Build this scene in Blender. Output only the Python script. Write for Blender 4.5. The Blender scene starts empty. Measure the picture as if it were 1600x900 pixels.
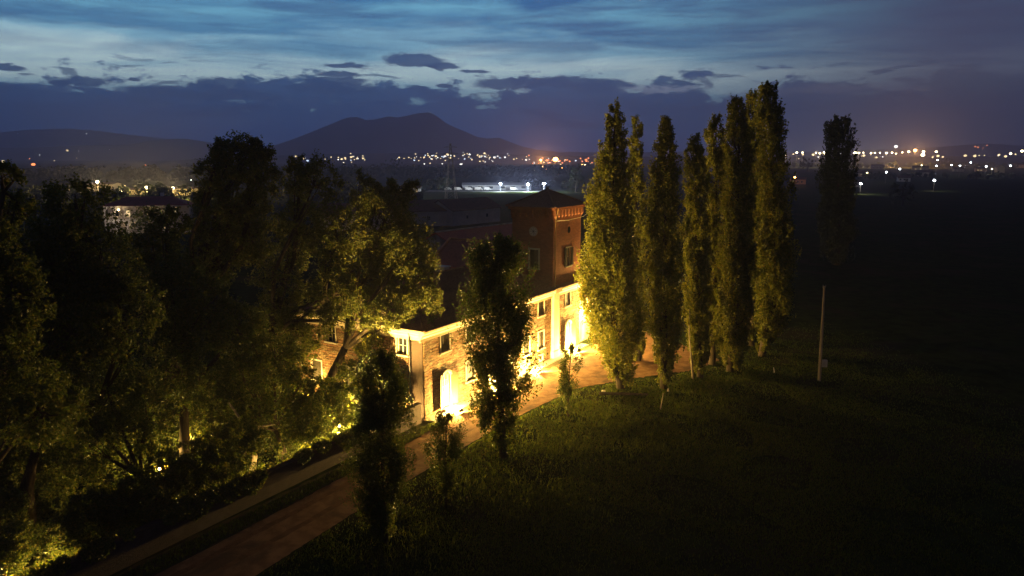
import bpy, math, random
import numpy as np
from mathutils import Vector, Matrix
rnd = random.Random(7)
rng = np.random.default_rng(11)
S = bpy.context.scene
COL = S.collection
R = math.radians

# ------------------------------------------------------------------ camera
CAM_H, F = 22.0, 1142.0                      # height in metres, focal length in photo pixels (1600 wide)
PITCH = math.atan(205 / F)
cam = bpy.data.objects.new('camera', bpy.data.cameras.new('camera'))
COL.objects.link(cam)
cam.location = (0, 0, CAM_H)
cam.rotation_euler = (math.pi / 2 - PITCH, 0, 0)
cam.data.sensor_width = 36
cam.data.lens = 36 * F / 1600
cam.data.clip_start, cam.data.clip_end = 0.5, 40000
S.camera = cam

def ray(px, py):
    u, v = px - 800, 450 - py
    c, s = math.cos(PITCH), math.sin(PITCH)
    return np.array([u, F * c + v * s, -F * s + v * c]) / F
def at(px, py, z=0.0):                       # point of the photo on the level z
    d = ray(px, py); t = (z - CAM_H) / d[2]
    return np.array([0, 0, CAM_H]) + d * t
def atY(px, py, Y):                          # point of the photo at depth Y
    d = ray(px, py)
    return np.array([0, 0, CAM_H]) + d * Y / d[1]

def lin(r, g, b):
    f = lambda c: (c / 255) / 12.92 if c / 255 <= .04045 else ((c / 255 + .055) / 1.055) ** 2.4
    return (f(r), f(g), f(b), 1)

# ------------------------------------------------------------------ world: dusk sky with cloud banks
W = bpy.data.worlds.new('World'); S.world = W; W.use_nodes = True
wt = W.node_tree; wt.nodes.clear()
class X:                                     # a socket with arithmetic
    def __init__(s, k): s.k = k
def nd(tree, typ, **kw):
    n = tree.nodes.new(typ)
    for k, v in kw.items(): setattr(n, k, v)
    return n
def setin(tree, sock, v):
    if isinstance(v, X): v = v.k
    if isinstance(v, bpy.types.NodeSocket): tree.links.new(v, sock)
    else: sock.default_value = v
def M(tree, op, a, b=None, c=None, clamp=False):
    n = nd(tree, 'ShaderNodeMath', operation=op, use_clamp=clamp)
    setin(tree, n.inputs[0], a)
    if b is not None: setin(tree, n.inputs[1], b)
    if c is not None: setin(tree, n.inputs[2], c)
    return n.outputs[0]
def smooth(tree, v, a, b, o0=0.0, o1=1.0):
    n = nd(tree, 'ShaderNodeMapRange', interpolation_type='SMOOTHSTEP')
    setin(tree, n.inputs[0], v); n.inputs[1].default_value = a; n.inputs[2].default_value = b
    n.inputs[3].default_value = o0; n.inputs[4].default_value = o1
    return n.outputs[0]
def mix(tree, f, a, b, blend='MIX'):
    n = nd(tree, 'ShaderNodeMix', data_type='RGBA', blend_type=blend)
    setin(tree, n.inputs[0], f); setin(tree, n.inputs[6], a); setin(tree, n.inputs[7], b)
    return n.outputs[2]
def noise(tree, vec, scale, detail=4, rough=.55, dist=0.0):
    n = nd(tree, 'ShaderNodeTexNoise')
    if vec is not None: tree.links.new(vec, n.inputs['Vector'])
    n.inputs['Scale'].default_value = scale; n.inputs['Detail'].default_value = detail
    n.inputs['Roughness'].default_value = rough; n.inputs['Distortion'].default_value = dist
    return n.outputs[0]
def ramp(tree, f, stops):
    n = nd(tree, 'ShaderNodeValToRGB'); cr = n.color_ramp
    while len(cr.elements) > 1: cr.elements.remove(cr.elements[-1])
    cr.elements[0].position = stops[0][0]; cr.elements[0].color = stops[0][1]
    for p, c in stops[1:]:
        e = cr.elements.new(p); e.color = c
    setin(tree, n.inputs[0], f)
    return n.outputs[0]
def vmul(tree, vec, s):
    n = nd(tree, 'ShaderNodeVectorMath', operation='MULTIPLY')
    tree.links.new(vec, n.inputs[0]); n.inputs[1].default_value = s
    return n.outputs[0]

tc = nd(wt, 'ShaderNodeTexCoord').outputs['Generated']
sx = nd(wt, 'ShaderNodeSeparateXYZ'); wt.links.new(tc, sx.inputs[0])
dx, dy, dz = sx.outputs
az = M(wt, 'MULTIPLY', M(wt, 'ARCTAN2', dx, dy), 57.2958)
el = M(wt, 'MULTIPLY', M(wt, 'ARCSINE', dz), 57.2958)
aff = M(wt, 'COSINE', M(wt, 'MULTIPLY', M(wt, 'ADD', az, 20.0), math.pi / 180))
tR = smooth(wt, aff, .965, .62)
n1 = noise(wt, vmul(wt, tc, (2.6, 2.6, 26)), 1.0, 6, .58, .8)
n2 = noise(wt, vmul(wt, tc, (6, 6, 60)), 1.0, 5, .6, .5)
n3 = noise(wt, vmul(wt, tc, (14, 14, 40)), 1.0, 6, .62, .3)
n5 = noise(wt, vmul(wt, tc, (34, 34, 95)), 1.0, 5, .65, .8)
n4 = noise(wt, vmul(wt, tc, (13, 13, 30)), 1.0, 6, .6, .6)
elw = M(wt, 'ADD', el, M(wt, 'MULTIPLY', M(wt, 'SUBTRACT', n1, .5), 7.0))
e14 = M(wt, 'DIVIDE', M(wt, 'MAXIMUM', elw, 0.0), 30.0)
rl = ramp(wt, e14, [(0, lin(70, 112, 158)), (.14, lin(150, 200, 222)), (.20, lin(212, 244, 248)), (.245, lin(140, 194, 218)),
                    (.285, lin(84, 142, 182)), (.33, lin(112, 178, 208)), (.38, lin(52, 108, 160)), (.46, lin(50, 92, 142)), (.7, lin(26, 42, 80)), (1, lin(14, 20, 42))])
rr = ramp(wt, e14, [(0, lin(78, 78, 98)), (.16, lin(84, 92, 110)), (.2, lin(92, 102, 120)), (.26, lin(70, 80, 104)),
                    (.36, lin(56, 70, 96)), (.48, lin(46, 58, 84)), (.7, lin(26, 29, 46)), (1, lin(14, 17, 30))])
sky = mix(wt, tR, rl, rr)
st = smooth(wt, n2, .40, .66)
high = smooth(wt, el, 5.5, 9.0)
sky = mix(wt, M(wt, 'MULTIPLY', M(wt, 'MULTIPLY', st, .7), high), sky, mix(wt, tR, lin(58, 98, 146), lin(60, 64, 90)))
# the low bank of cloud along the horizon
edge = M(wt, 'ADD', 5.15, M(wt, 'ADD', M(wt, 'MULTIPLY', M(wt, 'SUBTRACT', n4, .5), 8.5), M(wt, 'MULTIPLY', M(wt, 'SUBTRACT', n5, .5), 3.0)))
bank = smooth(wt, M(wt, 'SUBTRACT', edge, el), -.35, .5)
bl = ramp(wt, M(wt, 'DIVIDE', el, 6.0), [(0, lin(36, 62, 122)), (.25, lin(46, 80, 138)), (.55, lin(60, 98, 150)), (.8, lin(62, 98, 142)), (1, lin(80, 122, 160))])
br = ramp(wt, M(wt, 'DIVIDE', el, 6.0), [(0, lin(82, 82, 94)), (.3, lin(70, 78, 96)), (.7, lin(66, 78, 96)), (1, lin(74, 86, 104))])
bc = mix(wt, tR, bl, br)
bc = mix(wt, smooth(wt, n2, .35, .7, 0, .35), bc, mix(wt, tR, lin(56, 94, 150), lin(78, 80, 102)))
bc = mix(wt, smooth(wt, noise(wt, vmul(wt, tc, (9, 9, 44)), 1.0, 6, .65, 1.0), .46, .68, 0, .6), bc, mix(wt, tR, lin(70, 104, 154), lin(84, 88, 108)))
bc = mix(wt, smooth(wt, noise(wt, vmul(wt, tc, (7, 7, 30)), 1.3, 5, .6, .6), .5, .72, 0, .5), bc, mix(wt, tR, lin(34, 48, 92), lin(56, 56, 78)))
sky = mix(wt, bank, sky, bc)
shred = smooth(wt, noise(wt, vmul(wt, tc, (16, 16, 70)), 1.0, 6, .62, 1.0), .56, .66)
shred = M(wt, 'MULTIPLY', shred, M(wt, 'MULTIPLY', smooth(wt, el, 7.6, 5.6), .75))
sky = mix(wt, shred, sky, mix(wt, tR, lin(58, 92, 132), lin(66, 76, 98)))
# single clouds: centre and half-size in the photograph, read as directions
def cloud(sky, px, py, rx, ry, col, amt=1.0, soft=.35, warp=1.0):
    d = ray(px, py); A0 = math.degrees(math.atan2(d[0], d[1])); E0 = math.degrees(math.asin(d[2] / np.linalg.norm(d)))
    ax = rx * .0494 * math.cos(R(A0)) ** 2; ey = ry * .0494
    q = M(wt, 'DIVIDE', M(wt, 'SUBTRACT', az, A0), ax)
    w = M(wt, 'ADD', M(wt, 'MULTIPLY', M(wt, 'SUBTRACT', n3, .5), 2.6 * warp), M(wt, 'MULTIPLY', M(wt, 'SUBTRACT', n5, .5), 3.2 * warp))
    e = M(wt, 'ADD', M(wt, 'DIVIDE', M(wt, 'SUBTRACT', el, E0), ey), w)
    r = M(wt, 'ADD', M(wt, 'MULTIPLY', q, q), M(wt, 'MULTIPLY', e, e))
    m = smooth(wt, r, 1 + soft, 1 - soft * 1.6, 0, amt)
    return mix(wt, m, sky, col)
DK = lin(54, 86, 130)
for c in [(12, 106, 30, 5), (16, 137, 34, 5), (128, 127, 40, 7), (95, 129, 20, 4), (345, 130, 38, 9), (210, 125, 10, 3), (528, 116, 34, 4), (525, 127, 52, 7),
          (515, 138, 75, 8), (540, 102, 34, 4), (648, 96, 50, 10), (690, 104, 30, 5), (742, 112, 24, 3), (300, 145, 120, 7), (800, 131, 60, 9), (880, 128, 90, 8), (940, 134, 55, 8),
          (655, 138, 16, 4), (695, 134, 14, 3), (1090, 118, 26, 7)]:
    sky = cloud(sky, *c, DK, .92, .3, .8)
sky = cloud(sky, 1035, 138, 62, 5, lin(150, 165, 188), .9, .7, 1.6)
sky = cloud(sky, 820, 142, 12, 3, lin(140, 165, 190), .8, .5, 1)
sky = cloud(sky, 1300, 139, 120, 6, lin(98, 104, 122), .7, .9, 1.6)
sky = mix(wt, smooth(wt, aff, .45, -.35, 0, .6), sky, lin(16, 20, 40))
lp = smooth(wt, dz, -.25, -.02)
sky = mix(wt, lp, lin(16, 16, 22), sky)
bg = nd(wt, 'ShaderNodeBackground'); wt.links.new(sky, bg.inputs[0]); bg.inputs[1].default_value = 1.45
wo = nd(wt, 'ShaderNodeOutputWorld'); wt.links.new(bg.outputs[0], wo.inputs[0])
W.cycles.sampling_method = 'MANUAL'; W.cycles.sample_map_resolution = 512

S.view_settings.view_transform = 'Standard'; S.view_settings.look = 'None'
S.view_settings.exposure = 0; S.view_settings.gamma = 1
S.render.engine = 'CYCLES'
S.cycles.max_bounces = 5; S.cycles.diffuse_bounces = 2; S.cycles.glossy_bounces = 2
S.cycles.transmission_bounces = 3; S.cycles.volume_bounces = 1; S.cycles.transparent_max_bounces = 8
S.cycles.use_denoising = True
S.cycles.sample_clamp_indirect = 4

# ------------------------------------------------------------------ materials
MAT = {}
def new_mat(name):
    m = bpy.data.materials.new(name); m.use_nodes = True; m.node_tree.nodes.clear(); MAT[name] = m
    t = m.node_tree
    o = nd(t, 'ShaderNodeOutputMaterial')
    return m, t, o
def pbr(name, c1, c2=None, scale=2.0, rough=.85, bump=.0, bscale=None, metal=0, spec=.3, stretch=(1, 1, 1), c3=None, s3=.3):
    m, t, o = new_mat(name)
    b = nd(t, 'ShaderNodeBsdfPrincipled'); t.links.new(b.outputs[0], o.inputs[0])
    b.inputs['Roughness'].default_value = rough; b.inputs['Metallic'].default_value = metal
    b.inputs['Specular IOR Level'].default_value = spec
    co = vmul(t, nd(t, 'ShaderNodeTexCoord').outputs['Object'], stretch)
    c1 = (*c1, 1)
    col = c1
    if c2 is not None:
        col = mix(t, smooth(t, noise(t, co, scale, 6, .6, .3), .34, .68), c1, (*c2, 1))
    if c3 is not None:
        col = mix(t, smooth(t, noise(t, co, s3, 5, .6, .5), .46, .7), col, (*c3, 1))
    setin(t, b.inputs['Base Color'], col)
    if bump:
        bn = nd(t, 'ShaderNodeBump'); bn.inputs['Strength'].default_value = min(1, bump); bn.inputs['Distance'].default_value = .05 * max(1, bump)
        t.links.new(noise(t, co, bscale or scale * 3, 5, .65), bn.inputs['Height']); t.links.new(bn.outputs[0], b.inputs['Normal'])
    return m
def masonry(name, brick, brick2, mortar, stone=None, bw=.26, bh=.075, rough=.9, blotch=None, bump=1.0, ms=.012):
    m, t, o = new_mat(name)
    b = nd(t, 'ShaderNodeBsdfPrincipled'); t.links.new(b.outputs[0], o.inputs[0])
    b.inputs['Roughness'].default_value = rough; b.inputs['Specular IOR Level'].default_value = .2
    oc = nd(t, 'ShaderNodeTexCoord').outputs['Object']
    s = nd(t, 'ShaderNodeSeparateXYZ'); t.links.new(oc, s.inputs[0])
    cb = nd(t, 'ShaderNodeCombineXYZ')
    t.links.new(M(t, 'ADD', s.outputs[0], s.outputs[1]), cb.inputs[0]); t.links.new(s.outputs[2], cb.inputs[1])
    wv = nd(t, 'ShaderNodeVectorMath', operation='ADD')
    nz = nd(t, 'ShaderNodeTexNoise'); nz.inputs['Scale'].default_value = 2.2; t.links.new(oc, nz.inputs['Vector'])
    t.links.new(cb.outputs[0], wv.inputs[0]); t.links.new(vmul(t, nz.outputs['Color'], (.08, .06, 0)), wv.inputs[1])
    bt = nd(t, 'ShaderNodeTexBrick'); t.links.new(wv.outputs[0], bt.inputs['Vector'])
    bt.inputs['Scale'].default_value = 1; bt.inputs['Brick Width'].default_value = bw; bt.inputs['Row Height'].default_value = bh
    bt.inputs['Mortar Size'].default_value = ms; bt.inputs['Bias'].default_value = 0
    bt.inputs['Color1'].default_value = (*brick, 1); bt.inputs['Color2'].default_value = (*brick2, 1); bt.inputs['Mortar'].default_value = (*mortar, 1)
    col = bt.outputs['Color']; hgt = bt.outputs['Fac']
    h = M(t, 'SUBTRACT', 1.0, hgt)
    if stone:
        vr = nd(t, 'ShaderNodeTexVoronoi'); vr.inputs['Scale'].default_value = 3.4
        t.links.new(vmul(t, wv.outputs[0], (1, 1.9, 1)), vr.inputs['Vector'])
        mk = smooth(t, noise(t, vmul(t, oc, (1, 1, 4.5)), .8, 3, .6), .42, .58)
        ve = nd(t, 'ShaderNodeTexVoronoi', feature='DISTANCE_TO_EDGE'); ve.inputs['Scale'].default_value = 3.4
        t.links.new(vmul(t, wv.outputs[0], (1, 1.9, 1)), ve.inputs['Vector'])
        sepc = nd(t, 'ShaderNodeSeparateColor'); t.links.new(vr.outputs['Color'], sepc.inputs[0])
        sc = mix(t, sepc.outputs[0], (*stone, 1), (stone[0] * .5, stone[1] * .47, stone[2] * .42, 1))
        joint = smooth(t, ve.outputs[0], .0, .07)
        sc = mix(t, joint, (mortar[0] * .5, mortar[1] * .5, mortar[2] * .5, 1), sc)
        col = mix(t, mk, col, sc)
        h = M(t, 'ADD', M(t, 'MULTIPLY', h, M(t, 'SUBTRACT', 1.0, mk)), M(t, 'MULTIPLY', M(t, 'MULTIPLY', joint, 2.2), mk))
    if blotch:
        col = mix(t, smooth(t, noise(t, oc, .45, 6, .65, .6), .5, .7, 0, .75), col, (*blotch, 1))
    setin(t, b.inputs['Base Color'], col)
    bn = nd(t, 'ShaderNodeBump'); bn.inputs['Strength'].default_value = 1; bn.inputs['Distance'].default_value = .03 * bump
    t.links.new(M(t, 'ADD', h, M(t, 'MULTIPLY', noise(t, oc, 9, 5, .7), 1.2)), bn.inputs['Height']); t.links.new(bn.outputs[0], b.inputs['Normal'])
    return m
def tiles(name, c1, c2, pitch=.22):
    m, t, o = new_mat(name)
    b = nd(t, 'ShaderNodeBsdfPrincipled'); t.links.new(b.outputs[0], o.inputs[0]); b.inputs['Roughness'].default_value = .85
    b.inputs['Specular IOR Level'].default_value = .25
    oc = nd(t, 'ShaderNodeTexCoord').outputs['Object']
    col = mix(t, smooth(t, noise(t, oc, 5, 3, .7), .35, .65), (*c1, 1), (*c2, 1))
    col = mix(t, smooth(t, noise(t, oc, .5, 5, .6), .5, .75, 0, .6), col, (c1[0] * .35, c1[1] * .4, c1[2] * .45, 1))
    setin(t, b.inputs['Base Color'], col)
    s = nd(t, 'ShaderNodeSeparateXYZ'); t.links.new(oc, s.inputs[0])
    cb = nd(t, 'ShaderNodeCombineXYZ'); t.links.new(s.outputs[0], cb.inputs[0]); t.links.new(s.outputs[1], cb.inputs[1])
    bt = nd(t, 'ShaderNodeTexBrick'); t.links.new(cb.outputs[0], bt.inputs['Vector']); bt.inputs['Scale'].default_value = 1
    bt.inputs['Brick Width'].default_value = pitch; bt.inputs['Row Height'].default_value = .38; bt.inputs['Mortar Size'].default_value = .03
    bn = nd(t, 'ShaderNodeBump'); bn.inputs['Strength'].default_value = .8; bn.inputs['Distance'].default_value = .05; bn.invert = True
    t.links.new(bt.outputs['Fac'], bn.inputs['Height']); t.links.new(bn.outputs[0], b.inputs['Normal'])
    return m
def leafmat(name, c1, c2, trans=.4, c3=None, gloss=.0):
    m, t, o = new_mat(name)
    g = nd(t, 'ShaderNodeNewGeometry').outputs['Random Per Island']
    stops = [(0, (*c1, 1)), (.6, (*c2, 1))]
    if c3: stops.append((.93, (*c3, 1)))
    col = ramp(t, g, stops)
    b = nd(t, 'ShaderNodeBsdfPrincipled'); b.inputs['Roughness'].default_value = .5; b.inputs['Specular IOR Level'].default_value = .25 + gloss
    tr = nd(t, 'ShaderNodeBsdfTranslucent')
    setin(t, b.inputs['Base Color'], col); setin(t, tr.inputs[0], mix(t, 1.0, col, (1.25, 1.2, .5, 1), 'MULTIPLY'))
    mx = nd(t, 'ShaderNodeMixShader'); mx.inputs[0].default_value = trans
    t.links.new(b.outputs[0], mx.inputs[1]); t.links.new(tr.outputs[0], mx.inputs[2]); t.links.new(mx.outputs[0], o.inputs[0])
    return m
def glow(name, c, s):
    m, t, o = new_mat(name)
    e = nd(t, 'ShaderNodeEmission'); e.inputs[0].default_value = (*c, 1); e.inputs[1].default_value = s
    t.links.new(e.outputs[0], o.inputs[0])
    m.cycles.emission_sampling = 'NONE'
    return m

pbr('grass_ground', (.036, .050, .014), (.020, .028, .009), .5, 1.0, 1.0, 6, c3=(.05, .042, .022), s3=.09, spec=.0)
pbr('dirt_road', (.29, .165, .078), (.18, .10, .048), 1.1, 1.0, .9, 9, c3=(.12, .075, .042), s3=.35, spec=.02)
pbr('rut_dirt', (.20, .11, .052), (.13, .072, .036), 1.4, 1.0, 1.0, 9, spec=.02)
pbr('verge', (.05, .055, .02), (.09, .065, .035), 1.6, 1.0, .9, 9, spec=.02)
masonry('villa_brick', (.34, .17, .08), (.22, .10, .05), (.10, .06, .03), stone=(.40, .29, .16), bw=.62, bh=.24, blotch=(.26, .15, .075), bump=3, ms=.035)
masonry('tower_brick', (.37, .135, .08), (.27, .095, .06), (.24, .15, .11), blotch=(.20, .10, .07), bw=.4, bh=.13, bump=1.0)
masonry('old_wall', (.10, .062, .045), (.065, .045, .035), (.10, .08, .07), blotch=(.12, .092, .078), bump=1.2)
pbr('cream_plaster', (.66, .56, .38), (.56, .46, .30), 1.5, .85, .2, 12)
pbr('white_plaster', (.68, .66, .62), (.56, .54, .50), 1.2, .85, .2, 10, c3=(.40, .38, .35), s3=.5)
pbr('grey_plaster', (.34, .32, .33), (.24, .22, .23), 1.2, .9, .3, 8, c3=(.17, .15, .15), s3=.6)
pbr('orange_plaster', (.62, .30, .16), (.5, .24, .13), 1.2, .85, .2)
tiles('roof_tiles', (.21, .11, .085), (.14, .07, .058))
tiles('red_tiles', (.44, .13, .09), (.30, .09, .065))
pbr('verge_tiles', (.55, .24, .12), (.42, .17, .09), 4, .8, .3)
pbr('stone_trim', (.56, .50, .40), (.44, .39, .31), 3, .85, .3)
pbr('paving_stone', (.42, .37, .29), (.32, .28, .21), 2.5, .9, .4)
pbr('brown_shutter', (.20, .10, .05), (.13, .065, .035), 3, .7, .2, stretch=(1, 1, 8))
pbr('dark_shutter', (.055, .045, .03), (.035, .03, .022), 3, .6, .2, stretch=(1, 1, 12))
pbr('curtain', (.34, .28, .18), (.22, .17, .1), 3, .9)
pbr('white_wood', (.72, .66, .52), (.62, .56, .44), 3, .6)
pbr('window_glass', (.02, .022, .025), None, rough=.08, spec=.6)
pbr('copper_pipe', (.45, .28, .15), (.34, .2, .11), 4, .5, metal=.3)
pbr('bark', (.075, .055, .036), (.042, .032, .022), 3, .95, 1.0, 9, stretch=(3, 3, .6))
pbr('pale_bark', (.30, .25, .18), (.17, .14, .10), 3, .95, .8, 9, stretch=(3, 3, .6))
pbr('weathered_wood', (.36, .30, .23), (.24, .2, .15), 3, .9, .4, stretch=(3, 3, .5))
pbr('concrete', (.40, .38, .35), (.30, .28, .26), 2, .9, .3)
pbr('yard_gravel', (.12, .12, .12), (.08, .08, .08), .3, 1.0)
pbr('dark_metal', (.05, .05, .055), None, rough=.45, metal=.5)
pbr('steel', (.22, .22, .23), (.15, .15, .16), 5, .5, metal=.7)
pbr('mountain_woods', (.035, .045, .045), (.02, .03, .03), .004, 1.0, spec=0)
pbr('far_wall', (.5, .46, .4), (.4, .36, .31), .4, .9)
pbr('far_roof', (.16, .085, .065), (.1, .06, .05), 1, .9)
pbr('shed_metal', (.30, .30, .31), (.22, .22, .23), .5, .6)
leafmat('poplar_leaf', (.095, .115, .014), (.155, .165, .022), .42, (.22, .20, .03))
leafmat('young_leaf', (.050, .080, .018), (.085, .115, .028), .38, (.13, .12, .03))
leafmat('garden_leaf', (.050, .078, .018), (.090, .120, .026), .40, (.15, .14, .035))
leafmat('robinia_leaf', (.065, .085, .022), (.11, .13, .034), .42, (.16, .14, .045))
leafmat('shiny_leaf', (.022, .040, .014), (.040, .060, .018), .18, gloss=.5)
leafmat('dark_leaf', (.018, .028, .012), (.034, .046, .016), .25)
leafmat('dry_leaf', (.070, .10, .020), (.11, .135, .030), .4, gloss=-.2)
leafmat('grass_blade', (.065, .105, .018), (.11, .15, .028), .35, (.12, .11, .035), gloss=-.2)
LAMP = (1.0, .62, .15)
glow('warm_lens', (1, .72, .35), 60)
glow('white_lens', (.85, .95, 1), 30)
glow('yellow_lens', (1, .80, .42), 14)
glow('orange_lens', (1, .42, .10), 22)
glow('small_white', (.95, .92, .85), 3.0)
glow('small_yellow', (1, .75, .38), 2.4)
glow('small_blue', (.65, .8, 1), 2.4)
glow('small_red', (1, .28, .08), 3.0)
glow('lit_window', (1, .72, .35), 1.1)
glow('lit_window_white', (.9, .92, 1), .8)

# ------------------------------------------------------------------ mesh helpers
class MB:
    def __init__(s): s.v = []; s.f = []
    def poly(s, pts):
        n = len(s.v); s.v += [tuple(map(float, p)) for p in pts]; s.f.append(tuple(range(n, n + len(pts)))); return s
    def box(s, x0, x1, y0, y1, z0, z1):
        n = len(s.v)
        s.v += [(x0, y0, z0), (x1, y0, z0), (x1, y1, z0), (x0, y1, z0), (x0, y0, z1), (x1, y0, z1), (x1, y1, z1), (x0, y1, z1)]
        for q in ((0, 3, 2, 1), (4, 5, 6, 7), (0, 1, 5, 4), (1, 2, 6, 5), (2, 3, 7, 6), (3, 0, 4, 7)): s.f.append(tuple(n + i for i in q))
        return s
    def tube(s, pts, radii, sides=8, cap=True):
        rings = []
        pts = [Vector(p) for p in pts]
        for i, p in enumerate(pts):
            d = (pts[min(i + 1, len(pts) - 1)] - pts[max(i - 1, 0)]).normalized()
            a = d.orthogonal().normalized() if abs(d.z) < .95 else Vector((1, 0, 0)).cross(d).normalized()
            b = d.cross(a); n = len(s.v)
            for k in range(sides):
                t = 2 * math.pi * k / sides
                s.v.append(tuple(p + (a * math.cos(t) + b * math.sin(t)) * radii[i]))
            rings.append(n)
        for i in range(len(rings) - 1):
            for k in range(sides):
                j = (k + 1) % sides
                s.f.append((rings[i] + k, rings[i] + j, rings[i + 1] + j, rings[i + 1] + k))
        if cap:
            s.f.append(tuple(rings[0] + k for k in reversed(range(sides)))); s.f.append(tuple(rings[-1] + k for k in range(sides)))
        return s
    def prism(s, outline, axis, a0, a1):     # outline of 2-D points extruded along an axis ('x','y','z')
        def P(q, a):
            if axis == 'x': return (a, q[0], q[1])
            if axis == 'y': return (q[0], a, q[1])
            return (q[0], q[1], a)
        n = len(s.v); k = len(outline)
        s.v += [P(q, a0) for q in outline] + [P(q, a1) for q in outline]
        s.f.append(tuple(n + i for i in range(k))); s.f.append(tuple(n + k + i for i in reversed(range(k))))
        for i in range(k):
            j = (i + 1) % k; s.f.append((n + i, n + k + i, n + k + j, n + j))
        return s
    def build(s, name, mat, parent=None, loc=None, smooth_=False):
        me = bpy.data.meshes.new(name); me.from_pydata(s.v, [], s.f)
        me.materials.append(MAT[mat] if isinstance(mat, str) else mat)
        if smooth_: me.polygons.foreach_set('use_smooth', [True] * len(me.polygons))
        me.update()
        o = bpy.data.objects.new(name, me); COL.objects.link(o); o.parent = parent
        if loc is not None: o.location = loc
        return o
def sphere_mb(r, c=(0, 0, 0), seg=10, rings=6, sc=(1, 1, 1)):
    b = MB()
    pts = []
    for i in range(rings + 1):
        th = math.pi * i / rings
        pts.append([(c[0] + sc[0] * r * math.sin(th) * math.cos(2 * math.pi * k / seg), c[1] + sc[1] * r * math.sin(th) * math.sin(2 * math.pi * k / seg), c[2] + sc[2] * r * math.cos(th)) for k in range(seg)])
    for row in pts: b.v += row
    for i in range(rings):
        for k in range(seg):
            j = (k + 1) % seg; b.f.append((i * seg + k, (i + 1) * seg + k, (i + 1) * seg + j, i * seg + j))
    return b
def tag(o, label=None, cat=None, group=None, kind=None):
    if label: o['label'] = label
    if cat: o['category'] = cat
    if group: o['group'] = group
    if kind: o['kind'] = kind
    return o
def empty(name, loc=(0, 0, 0), rz=0.0):
    o = bpy.data.objects.new(name, None); COL.objects.link(o); o.location = tuple(map(float, loc)); o.rotation_euler = (0, 0, rz)
    o.empty_display_size = .5
    return o
def copy_tree(o, parent=None):
    c = o.copy(); COL.objects.link(c); c.parent = parent
    for ch in o.children: copy_tree(ch, c)
    return c
def np_mesh(name, V, Q, mat, parent=None, nv=4):
    me = bpy.data.meshes.new(name)
    nq = len(Q)
    me.vertices.add(len(V)); me.vertices.foreach_set('co', np.ascontiguousarray(V, dtype=np.float32).ravel())
    me.loops.add(nq * nv); me.loops.foreach_set('vertex_index', np.ascontiguousarray(Q, dtype=np.int32).ravel())
    me.polygons.add(nq); me.polygons.foreach_set('loop_start', np.arange(0, nq * nv, nv, dtype=np.int32))
    me.materials.append(MAT[mat]); me.update(calc_edges=True)
    o = bpy.data.objects.new(name, me); COL.objects.link(o); o.parent = parent
    return o

# villa frame: x along the front, y into the depth of the house, origin at the near front corner
A = at(664, 657); B = at(863, 560)
ANG = math.atan2(B[1] - A[1], B[0] - A[0])
E1 = np.array([math.cos(ANG), math.sin(ANG), 0]); E2 = np.array([-math.sin(ANG), math.cos(ANG), 0])
def L(s, t, z=0.0): return A + E1 * s + E2 * t + np.array([0, 0, z])

# ------------------------------------------------------------------ ground, road, terrain
def grid_sheet(name, xs, ys, z, mat, fz=None):
    b = MB()
    for y in ys:
        for x in xs: b.v.append((x, y, z + (fz(x, y) if fz else 0)))
    nx = len(xs)
    for j in range(len(ys) - 1):
        for i in range(nx - 1):
            a = j * nx + i; b.f.append((a, a + 1, a + nx + 1, a + nx))
    o = b.build(name, mat); return o
xs = [-8000, -4000, -1500, -600, -250] + list(range(-120, 121, 20)) + [250, 600, 1500, 4000, 8000]
ys = [-300, -100, 0] + list(range(20, 161, 20)) + [250, 400, 800, 1600, 3200, 6000, 7500]
tag(grid_sheet('ground', xs, ys, 0, 'grass_ground'), kind='structure')

def strip(name, left, right, z, mat, jag=.25, step=.6, seed=1, parent=None):
    r = random.Random(seed)
    def samp(P):
        P = [Vector(p).to_2d() for p in P]; out = []
        tot = sum((P[i + 1] - P[i]).length for i in range(len(P) - 1))
        n = N
        for k in range(n + 1):
            d = tot * k / n; i = 0
            while i < len(P) - 2 and d > (P[i + 1] - P[i]).length: d -= (P[i + 1] - P[i]).length; i += 1
            sg = (P[i + 1] - P[i]); out.append(P[i] + sg * min(1, d / sg.length))
        return out
    tl = sum((Vector(left[i + 1]) - Vector(left[i])).length for i in range(len(left) - 1))
    N = max(2, int(tl / step))
    a, c = samp(left), samp(right)
    b = MB()
    for p, q in zip(a, c):
        d = (q - p).normalized()
        p = p + d * r.uniform(-jag, jag); q = q + d * r.uniform(-jag, jag)
        b.v += [(p.x, p.y, z), (q.x, q.y, z)]
    for i in range(len(a) - 1): b.f.append((2 * i, 2 * i + 1, 2 * i + 3, 2 * i + 2))
    return b.build(name, mat, parent)
def P2(px, py): p = at(px, py); return (p[0], p[1])
def L2(s, t): p = L(s, t); return (p[0], p[1])
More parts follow.
